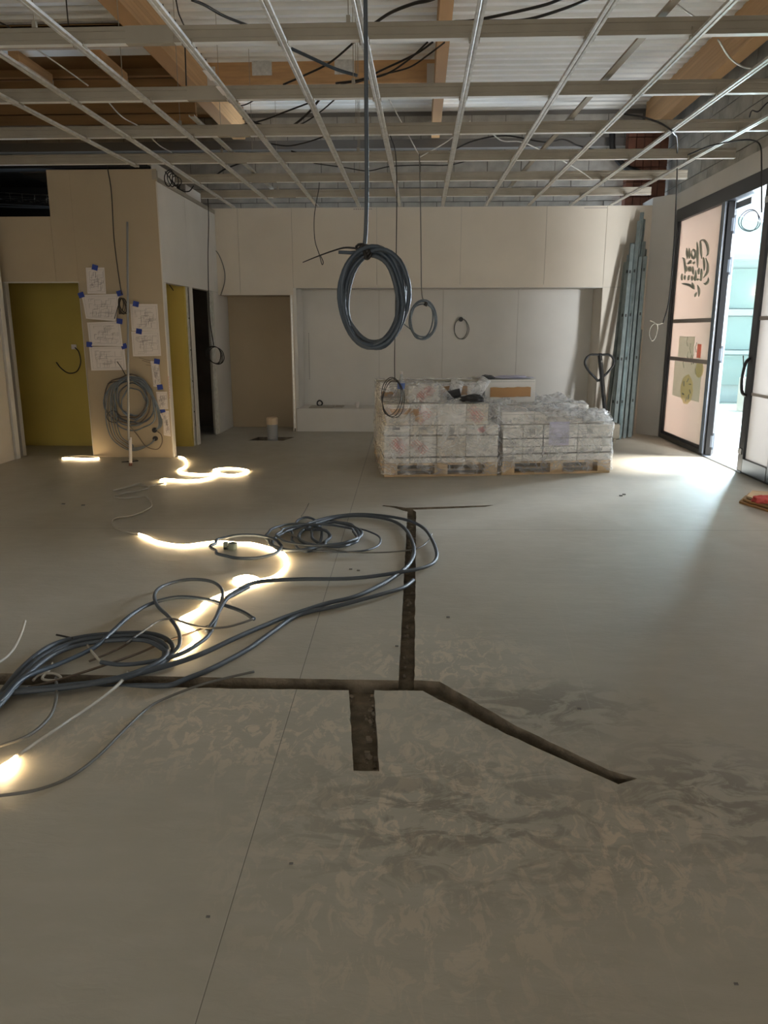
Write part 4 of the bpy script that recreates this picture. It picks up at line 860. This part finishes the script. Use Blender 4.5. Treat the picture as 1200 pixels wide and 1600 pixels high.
# back stacks
for c, (x0, x1, lab) in enumerate([(0.02, .6, 'left'), (.6, 1.2, 'right')]):
    carton(ML2, x0, x1, 0, .7, .144, .62, 'large pale carton at the bottom of the back left stack, %s half' % lab, 'cartonb', None, 60 + c)
    carton(ML2, x0, x1, 0, .7, .62, .93, 'white carton with brown tape on top of the back left stack, %s half' % lab, 'carton', None, 62 + c)
carton(MR2, 0, .55, 0, .7, .144, .68, 'large pale carton at the left of the back right stack', 'carton', None, 66); carton(MR2, .55, 1.2, 0, .7, .144, .66, 'large pale carton at the right of the back right stack', 'carton', None, 67)
carton(MR2, -.04, .56, 0, .7, .68, .95, 'white carton with brown tape on top of the back right stack', 'carton', None, 68)
def slab(name, label, cat, m, MX, b, bevel=.004): return tag(MB().box(*b, MX).build(name, m, bevel=bevel), label, cat)
def tapepatch(MX, x0, x1, z0, z1, y, seed, label):
    n = 12; q = MB(); v = []
    for i in range(n + 1):
        u = i / n; x = x0 + (x1 - x0) * u; k = .012 * noise.noise(Vector((u * 5, seed, 0))); v += [MX @ Vector((x, y, z0 + k)), MX @ Vector((x, y - .004, z1 + k * 1.3))]
    q.add(v, [(2 * i, 2 * i + 2, 2 * i + 3, 2 * i + 1) for i in range(n)]); tag(q.build('brown_tape', 'ktape', solid=.002), label, 'tape')
tapepatch(ML2, .04, .25, .70, .82, -.01, 1, 'brown parcel tape on the left of the back left carton')
tapepatch(ML2, .72, 1.02, .78, .88, -.01, 2, 'brown parcel tape at the middle of the back left carton')
tapepatch(MR2, .02, .50, .75, .86, -.01, 3, 'long brown parcel tape on the back right top carton')
tapepatch(ML, .0, .36, .655, .715, -.004, 4, 'brown tape strip across the upper left of the front left stack')
tapepatch(ML, .32, .40, .58, .66, -.006, 5, 'torn brown tape end on the front left stack')
slab('timber_lath', 'thin grey lath lying along the top of the back left stack', 'lath', 'galvd', ML2, (-.02, 1.15, -.02, .02, .935, .955))
slab('lilac_document', 'lilac paper sheet under the film of the front right stack', 'paper', 'lilac', MR, (.50, .72, -.006, -.004, .31, .56), 0)
for z, w in ((.435, 'upper'), (.205, 'lower')): slab('pallet_strap', 'dark strap around the front left stack, %s one' % w, 'strap', 'black', ML, (-.004, 1.204, -.006, .81, z, z + .008), 0)
for z, w in ((.385, 'upper'), (.225, 'lower')): slab('pallet_strap', 'dark strap around the front right stack, %s one' % w, 'strap', 'black', MR, (-.004, 1.204, -.006, .81, z, z + .008), 0)
slab('pallet_strap', 'upright dark strap at the middle of the front right stack', 'strap', 'black', MR, (.435, .443, -.008, -.004, .144, .53), 0)
# wrapped carton on top, bottle, black bag, roll
carton(ML, .26, .58, .12, .55, .765, .94, 'white wrapped carton on top of the front left stack', 'carton', 'red', 80)
g = thing('water_bottle', 'clear plastic water bottle with a blue label on the front left stack', 'bottle', ML @ Vector((.19, .3, .765)))
c = ML @ Vector((.19, .16, .765)); MB().lathe([(.035, 0), (.04, .02), (.04, .17), (.036, .2), (.014, .27), (.014, .29)], c, 18).build('bottle_body', 'bottle', g, smooth=True); MB().lathe([(.0405, .14), (.0405, .20)], c, 18).build('label', 'water', g); MB().lathe([(.017, .29), (.017, .315)], c, 14).build('cap', 'paper', g)
def lump(name, label, cat, m, c, r, seed, sc=(1, 1, 1), amp=.35):
    bm = bmesh.new(); bmesh.ops.create_icosphere(bm, subdivisions=4, radius=1)
    for v in bm.verts:
        k = 1 + amp * noise.noise(v.co * 1.8 + Vector((seed, 0, 0))) + amp * .5 * abs(noise.noise(v.co * 5 + Vector((seed, 3, 0))))
        v.co = Vector((v.co.x * sc[0] * k * r, v.co.y * sc[1] * k * r, max(v.co.z * sc[2] * k * r, -.6 * sc[2] * r)))
    me = bpy.data.meshes.new(name); bm.to_mesh(me); bm.free(); me.materials.append(M[m])
    for p in me.polygons: p.use_smooth = True
    o = bpy.data.objects.new(name, me); COL.objects.link(o); o.location = c; return tag(o, label, cat)
lump('black_bag', 'crumpled black plastic bag on the front left stack', 'bag', 'black', ML @ Vector((.92, .10, .80)), .11, 3, (1.15, .6, .42))
lump('grey_bag', 'crumpled grey plastic bag on top of the back stack', 'bag', 'alu', MR2 @ Vector((.0, .05, .97)), .06, 9, (1.3, .8, .5))
lump('tangled_paper', 'crumpled pale papers and wires on top of the back right carton', 'paper', 'lilac', MR2 @ Vector((.32, .15, .965)), .14, 12, (1.5, .8, .13), .5)
tag(MB().tube([ML @ Vector((.69, .45, .80)), ML @ Vector((.86, .42, .84))], .05, 14).build('dark_tape_roll', 'alu', bevel=.004), 'dark grey roll lying between the wrapped carton and the film roll', 'roll')
tag(MB().tube([ML @ Vector((1.0, .30, .82)), ML @ Vector((1.10, .26, 1.0))], .06, 16).build('film_roll', 'wrap2', smooth=True), 'clear stretch film bundle standing on the stack near the middle', 'film')
tag(MB().tube([ML @ Vector((.80, .5, .80)), ML @ Vector((.84, .5, .97))], .07, 14).build('film_bundle', 'wrap2', smooth=True), 'crumpled clear film bundle left of the film roll', 'film')
# stretch wrap around the stacks
def wrap(name, label, MX, x0, x1, y0, y1, z0, ztop, m, seed, open_bottom=.0, slope=None, amp=.014, heap=0):
    N, K = 132, 16; per = 2 * (x1 - x0 + y1 - y0); q = MB(); v = []
    def rim(s):
        s = s % per
        if s < x1 - x0: return x0 + s, y0
        s -= x1 - x0
        if s < y1 - y0: return x1, y0 + s
        s -= y1 - y0
        if s < x1 - x0: return x1 - s, y1
        return x0, y1 - (s - (x1 - x0))
    cx, cy = (x0 + x1) / 2, (y0 + y1) / 2
    for k in range(K + 1):
        t = k / K
        for i in range(N):
            x, y = rim(per * i / N); top = ztop(x, y); lo = z0 + open_bottom * abs(noise.noise(Vector((i * .13, seed, 0)))) * 2
            z = lo + (top - lo) * t; nrm = Vector((x - cx, (y - cy) * 1.4, 0)); nrm = Vector((1 if x >= x1 - .001 else (-1 if x <= x0 + .001 else 0), 1 if y >= y1 - .001 else (-1 if y <= y0 + .001 else 0), 0)).normalized()
            d = .012 + amp * noise.noise(Vector((x * 9 + seed, y * 9, z * 4))) + amp * .8 * noise.noise(Vector((x * 22 + z * 14, y * 22, z * 9 + seed))) + (.02 * (1 - t) ** 3)
            v.append(MX @ Vector((x + nrm.x * d, y + nrm.y * d, z)))
    f = [(k * N + i, k * N + (i + 1) % N, (k + 1) * N + (i + 1) % N, (k + 1) * N + i) for k in range(K) for i in range(N)]
    q.add(v, f)
    G, H = 44, 30; v = []
    for j in range(H + 1):
        for i in range(G + 1):
            x = x0 - .01 + (x1 - x0 + .02) * i / G; y = y0 - .01 + (y1 - y0 + .02) * j / H
            z = ztop(x, y) + .012 + amp * 1.2 * (noise.noise(Vector((x * 10, y * 10, seed))) + .7 * noise.noise(Vector((x * 26 + y * 10, y * 20, seed)))) + heap * max(0, noise.noise(Vector((x * 6, y * 6, seed + 4)))) * min(1, (y - y0) * 6)
            v.append(MX @ Vector((x, y, z)))
    q.add(v, [(j * (G + 1) + i, j * (G + 1) + i + 1, (j + 1) * (G + 1) + i + 1, (j + 1) * (G + 1) + i) for j in range(H) for i in range(G)])
    return tag(q.build(name, m, smooth=True), label, 'film')
def sm(a, b, t): t = max(0, min(1, (t - a) / (b - a))); return t * t * (3 - 2 * t)
def topL(x, y): return .762 + .19 * sm(.13, .25, x) * (1 - sm(.56, .80, x)) * sm(.03, .14, y)
def topR(x, y): return .535 + .13 * sm(.02, .16, y) * (1 - .55 * sm(.6, 1.1, x))
wrap('stretch_wrap', 'clear glossy stretch film around the front left carton stack', ML, -.012, 1.205, -.012, .81, .03, topL, 'wrap', 1)
wrap('stretch_wrap', 'loose whitish stretch film over the front right carton stack', MR, -.012, 1.205, -.012, .81, .02, topR, 'wrap', 5, .06, amp=.018, heap=.10)
wrap('stretch_wrap', 'whitish film draped over the low back right stack', MR2, .56, 1.2, -.02, .72, .1, lambda x, y: .68 - .03 * sm(.9, 1.2, x), 'wrap2', 8, amp=.02, heap=.12)
wrap('stretch_wrap', 'clear film around the back left carton stack', ML2, .01, 1.2, -.012, .71, .1, lambda x, y: .915, 'wrap', 11)
lump('loose_film', 'bright crumpled heap of loose film at the right end of the front right stack', 'film', 'wrap2', MR @ Vector((1.02, .12, .60)), .13, 21, (1.1, .9, .55), .6)
lump('loose_film', 'crumpled loose film in the middle of the front right stack top', 'film', 'wrap2', MR @ Vector((.58, .18, .64)), .13, 25, (1.7, 1, .4), .6)
lump('hanging_film', 'dark crumpled film hanging in the gap between the two front stacks', 'film', 'cabbr', (.885, 8.13, .20), .045, 31, (.6, .8, 3.6), .5)

# plywood offcuts with a red cloth at the right edge
for k, (dx, dz, lab) in enumerate([(0, 0, 'bottom'), (.03, .024, 'middle'), (.06, .048, 'top')]):
    P = [Vector((2.86 + dx, 6.82)), Vector((3.02 + dx, 7.08)), Vector((3.40, 6.95)), Vector((3.42, 6.0)), Vector((3.20 + dx * .5, 5.75))]
    v = [(p.x, p.y, dz + .001) for p in P] + [(p.x, p.y, dz + .019) for p in P]
    tag(MB().add(v, [(4, 3, 2, 1, 0), (5, 6, 7, 8, 9)] + [(i, (i + 1) % 5, (i + 1) % 5 + 5, i + 5) for i in range(5)]).build('plywood_offcut', 'tablew' if k == 2 else 'ply', bevel=.002), 'brown plywood offcut on the floor at the right edge, %s sheet' % lab, 'board', 'plywood offcuts at the right edge')
lump('red_cloth', 'crumpled dark red glove lying on the plywood offcuts', 'glove', 'redp', tuple(PZ(1190, 781, .10)), .06, 41, (1.2, .8, .7))

# ================================================================== FLOOR CABLES
def fl_pts(pts, ox=0, oy=0, s=1, z=.012, wave=.008, seed=0):
    out = []
    for i, p in enumerate(pts):
        zz = z + wave * abs(noise.noise(Vector((i * .7, seed, 0)))) * 2 if len(p) < 3 else p[2]
        out.append(PZ(ox + p[0] / s, oy + p[1] / s, zz))
    return out
A = dict(ox=0, oy=880, s=2.727); B = dict(ox=300, oy=760, s=2.4); Cc = dict(ox=0, oy=680, s=3)
def fc(label, pts, r, m, name='floor_cable', z=None): 
    t = thing(name, label, 'cable', pts[0]); MB().tube(spline(pts, 7), r, 8).build('cable', m, t, smooth=True); return t
def a(pts, z=.012, **k): return fl_pts(pts, z=z, **A, **k)
def b_(pts, z=.012, **k): return fl_pts(pts, z=z, **B, **k)
for k, (dx, dy, rr, zz, lab) in enumerate([(-14, 12, .0115, .018, 'outermost thick strand of the lower left conduit bundle'), (10, 22, .011, .034, 'upper strand of the lower left conduit bundle'), (22, 6, .011, .026, 'inner strand of the lower left conduit bundle')]):
    fc(lab, a([(-130 + dx, 720), (dx - 5, 575 + dy), (95 + dx, 462 + dy), (210 + dx, 372 + dy), (345, 325 + dy), (490, 306 + dy), (620, 308 + dy), (705 - dx, 345 + dy), (722 - dx, 385), (675, 428 - dy * .3), (570, 474 - dy * .3), (430, 505), (290, 526 - dy * .3), (70, 547), (-80, 572)], zz), rr, 'cable' if k else 'cableb')
fc('thick dark conduit looping at lower left and tucked into the trench', a([(-120, 700), (0, 560), (100, 440), (220, 350), (350, 315), (500, 300), (640, 300), (720, 330), (738, 380), (690, 425), (600, 465), (450, 500), (300, 522), (60, 545), (-100, 560)], .02), .0125, 'cable')
fc('second dark conduit looping inside the first at lower left', a([(-120, 720), (0, 585), (90, 480), (200, 385), (340, 330), (500, 312), (620, 312), (700, 345), (715, 380), (660, 430), (560, 480), (430, 508), (280, 530), (80, 550), (-80, 570)], .03), .0115, 'cable')
fc('dark conduit arching up from lower left to a cut end near the lit rope', a([(-100, 660), (0, 590), (100, 490), (250, 430), (400, 360), (470, 300), (560, 220), (650, 170), (760, 145), (880, 155), (960, 180), (1030, 205), (1082, 237)], .03, wave=.02), .011, 'cableb')
fc('blue-grey conduit making a tall loop above the lower left bundle', a([(740, 380), (765, 345), (760, 290), (720, 230), (670, 180), (660, 130), (700, 95), (800, 70), (900, 78), (948, 120), (932, 200), (900, 290), (850, 340), (760, 390), (640, 420), (520, 432), (430, 422)], .03, wave=.02), .010, 'cable')
fc('long dark conduit running from the trench to the far coil, left one', a([(60, 545), (300, 528), (500, 490), (700, 440), (850, 390), (1000, 320), (1120, 268)], .022) + b_([(350, 490), (500, 440), (620, 410), (740, 350), (815, 290), (832, 230), (800, 160), (740, 125), (640, 110), (540, 117), (440, 150), (400, 190), (450, 220), (560, 215), (625, 190), (600, 150), (520, 130)], .022), .013, 'cable')
fc('long dark conduit running from the trench to the long trench, right one', a([(100, 552, -.03), (400, 530, -.02), (600, 522, .005), (720, 520), (800, 490), (900, 450), (1050, 370), (1150, 300)], .014) + b_([(400, 482), (550, 447), (700, 407), (790, 380), (830, 352, .0)], .014), .012, 'cable')
fc('dark conduit sweeping over the long trench in a wide hook', a([(880, 290), (915, 240), (940, 190), (980, 140), (1060, 100)], .03) + b_([(130, 420), (180, 385), (250, 358), (400, 348), (600, 345), (760, 325), (880, 300), (918, 262), (900, 200), (860, 150), (780, 120), (640, 104), (520, 115), (420, 145), (330, 180), (300, 215), (340, 240), (430, 235), (510, 200), (500, 165), (420, 160)], .026), .012, 'cable')
for i, (cx, cy, rx, ry, r, m, lab) in enumerate([(430, 180, 56, 64, .010, 'cableb', 'upright blue-grey conduit ring of the far coil'), (540, 180, 92, 46, .011, 'cable', 'flat dark conduit ring at the right of the far coil'), (395, 190, 118, 50, .010, 'cable', 'flat dark conduit ring at the middle of the far coil'),
        (205, 226, 130, 44, .011, 'cableb', 'wide blue-grey conduit ring at the left of the far coil around the green cap'), (470, 182, 150, 40, .009, 'cable', 'widest flat conduit ring of the far coil')]):
    pts = b_([(cx + rx * cos(2 * pi * k / 20) * (1 + .06 * sin(3 * k + i)), cy + ry * sin(2 * pi * k / 20)) for k in range(20)], .015 + .012 * i, seed=i)
    t = thing('conduit_ring', lab, 'coil', pts[0]); MB().tube(spline(pts, 4, True), r, 8, closed=True).build('conduit', m, t, smooth=True)
fc('thin dark cable trailing right of the far coil', b_([(440, 240), (560, 246), (650, 240), (700, 220), (703, 190), (660, 168), (600, 152)], .02), .007, 'cable')
fc('thin grey wire crossing the long trench from the far coil', b_([(330, 155), (420, 205), (560, 242), (700, 248), (830, 236), (880, 210), (900, 178)], .022), .005, 'cableg')
fc('thin grey wire end sticking out behind the far coil', b_([(410, 112), (425, 90), (438, 64, .05)], .02), .004, 'cableg')
fc('pale bent wire joined to the black conduit end at lower left', a([(370, 345), (390, 375), (415, 405), (435, 422)], .03), .006, 'cablew')
fc('grey wire arching through the tall loop to the black cut end', a([(540, 340), (610, 290), (680, 245), (740, 238), (800, 258), (880, 275), (960, 273), (1030, 255), (1080, 237)], .04), .006, 'cableg')
fc('brown cable rising from the trench through the lower left loop', a([(120, 530), (240, 500), (430, 440), (600, 380), (700, 335), (800, 302), (900, 262)], .02), .006, 'cabbr')
fc('second brown cable lying beside the first at lower left', a([(380, 418), (460, 385), (540, 345), (600, 300), (640, 270)], .016), .005, 'cabbr')
fc('pale grey wire dropping from the trench and curving left', a([(238, 488), (240, 560), (225, 630), (180, 690), (110, 740), (0, 780), (-60, 795)], .02), .007, 'cableg')
fc('thin grey cable sweeping across the lower left floor from the trench', a([(1082, 462), (960, 490), (850, 520), (730, 565), (640, 610), (540, 700), (420, 820), (300, 910), (160, 965), (0, 990), (-80, 995)], .012), .006, 'cableg')
fc('white wire curving at the left edge of the floor', a([(106, 245, .06), (90, 300), (60, 360), (20, 405), (-40, 440)], .02), .007, 'cablew')
fc('short black wire end above the lower left loop', a([(240, 305, .03), (275, 312), (310, 320)], .02), .005, 'cablek')
fc('knotted pale wire scrap lying beside the trench at lower left', a([(140, 500), (170, 475), (230, 470), (260, 490), (220, 500), (180, 490), (215, 450), (222, 425)], .02), .006, 'cablew')
g = thing('green_cap', 'small green-grey pipe clip inside the wide conduit ring', 'clip', PZ(364, 858)); c = PZ(364, 858)
MB().lathe([(.030, 0), (.033, .045), (.028, .045), (.026, .01)], c, 16).build('cap', 'plug', g); MB().box(c.x - .065, c.x - .035, c.y - .015, c.y + .015, .0, .052).box(c.x - .065, c.x - .02, c.y - .015, c.y + .015, .0, .02).build('clip_arm', 'plug', g, bevel=.003)
# small debris on the floor
q = MB()
for (x, y) in [(99, 788), (1150, 1538), (325, 1433), (970, 775), (975, 773), (548, 890), (560, 892), (700, 965), (455, 1350), (1200, 770), (905, 1108), (620, 1010), (442, 965), (130, 790)]:
    p = PZ(x, y); s = .0012 + .0011 * p.y; q.box(p.x - s * 1.6, p.x + s * 1.6, p.y - s, p.y + s, 0, s)
tag(q.build('floor_crumbs', 'mortar'), 'tiny dark crumbs scattered on the screed', 'debris', kind='stuff')

# ================================================================== LED ROPE LIGHT
def rope(label, lit, unlit):
    t = thing('rope_light', label, 'light', lit[0][0] if lit else unlit[0][0])
    for pts in lit: MB().tube(spline(pts, 6), .0065, 8).build('lit_rope', 'led', t, smooth=True)
    for pts in unlit: MB().tube(spline(pts, 6), .008, 6).build('lead', 'cablew', t, smooth=True)
def c_(pts, z=.012, **k): return fl_pts(pts, z=z, wave=.003, **Cc, **k)
rope('lit rope light snaking on the floor from the tan pillar corner', [c_([(838, 100), (862, 106), (874, 122), (868, 146), (835, 164), (880, 178), (960, 182), (1020, 178), (1090, 186), (1165, 168), (1120, 156), (1050, 154), (1000, 163), (1030, 178), (960, 205), (870, 211), (800, 206), (765, 205), (752, 214), (775, 224)])],
     [c_([(770, 224), (745, 228), (700, 238), (640, 234), (590, 246), (530, 258), (600, 240), (660, 226), (700, 244), (640, 262), (590, 268), (545, 282), (540, 290), (580, 296), (640, 290), (690, 290), (710, 330), (680, 352), (620, 376), (545, 386), (524, 405), (545, 438), (610, 456), (650, 462)])])
rope('lit rope light running under the far coil and dark cables', [c_([(650, 462), (690, 475), (730, 495), (800, 510), (870, 515), (950, 505), (1030, 498), (1110, 504), (1190, 508)]) + b_([(270, 222), (335, 245), (355, 275), (342, 310), (300, 340), (240, 352), (180, 360), (158, 347), (200, 335), (240, 342), (250, 356), (200, 375), (100, 410), (40, 440)])[1:]
      + a([(860, 190), (790, 225), (768, 242), (800, 268), (838, 298), (832, 330), (790, 365), (745, 398)])], [])
rope('short lit rope light end at the lower left edge of the floor', [a([(74, 820), (40, 846), (0, 870), (-60, 905)]), a([(60, 834), (30, 862), (-10, 890)], .02)], [a([(545, 460), (515, 505), (470, 545), (380, 612), (300, 665), (230, 712), (150, 765), (74, 820)], .02)])
rope('lit rope light across the foot of the mustard opening', [[PZ(155, 716, .012), PZ(135, 716.5, .012), PZ(112, 716, .012), PZ(97, 716, .012)]], [[PZ(155, 714, .02), PZ(130, 712, .012), PZ(100, 714, .01)]])

# ================================================================== OUTSIDE
pv = struct(MB().box(3.62, 30, -8, 40, -.12, -.02).build('ground_outside', 'pave'))
fc_ = thing('shopfront', 'pale shopfront with green glass and white transoms across the street', 'building', (10, 17, 0))
MB().box(3.9, 12.9, 17.2, 18, -.02, 5.0).build('wall', 'facw', fc_)
x = 4.1
while x < 12:
    MB().box(x, x + 1.1, 17.12, 17.18, .35, .98).build('pane', 'facg', fc_); MB().box(x, x + 1.1, 17.12, 17.18, 1.10, 1.78).build('pane', 'facg', fc_); MB().box(x, x + 1.1, 17.12, 17.18, 1.95, 2.75).build('pane', 'facg', fc_)
    MB().box(x - .05, x, 17.05, 17.2, 0, 2.9).build('mullion', 'facw', fc_); x += 1.15
MB().box(3.9, 12.9, 17.02, 17.2, 1.0, 1.08).build('transom', 'facw', fc_); MB().box(3.9, 12.9, 17.02, 17.2, 1.80, 1.93).build('transom', 'facw', fc_); MB().box(3.9, 12.9, 16.6, 17.2, 2.9, 3.0).build('canopy', 'facw', fc_)
sg = MB()
for i in range(5): sg.tube(spline([(7.05 + .12 * i, 17.0, 2.27), (7.08 + .12 * i, 17.0, 2.40), (7.12 + .12 * i, 17.0, 2.30), (7.15 + .12 * i, 17.0, 2.38)]), .018, 6)
sg.tube(spline([(7.0, 17, 2.24), (7.3, 17, 2.18), (7.7, 17, 2.24)]), .016, 6)
sg.build('lit_sign', 'glow', fc_)
tag(MB().box(6.2, 8.4, 14.9, 15.4, -.02, .62).build('planter', 'facp', bevel=.02), 'pinkish planter box outside beyond the open door', 'planter')
side = thing('street_building', 'white building on the far side of the street', 'building', (13, 5, 0))
MB().box(13, 14, -8, 17, -.02, 6.5).build('wall', 'facw', side)
for i in range(9): MB().box(12.96, 13.0, -6 + 2.5 * i, -4.4 + 2.5 * i, .6, 2.8).build('window', 'facg', side)
cn = thing('street_sun_blocker', 'unseen flat slab added over the pavement to block sun from the near glazed bays', 'canopy', (4.8, 2, 3.1)); MB().box(3.64, 6.4, -5, 7.9, 3.12, 3.22).build('blocker_slab', 'blocker', cn)  # unseen slab added to keep sun off the near bays
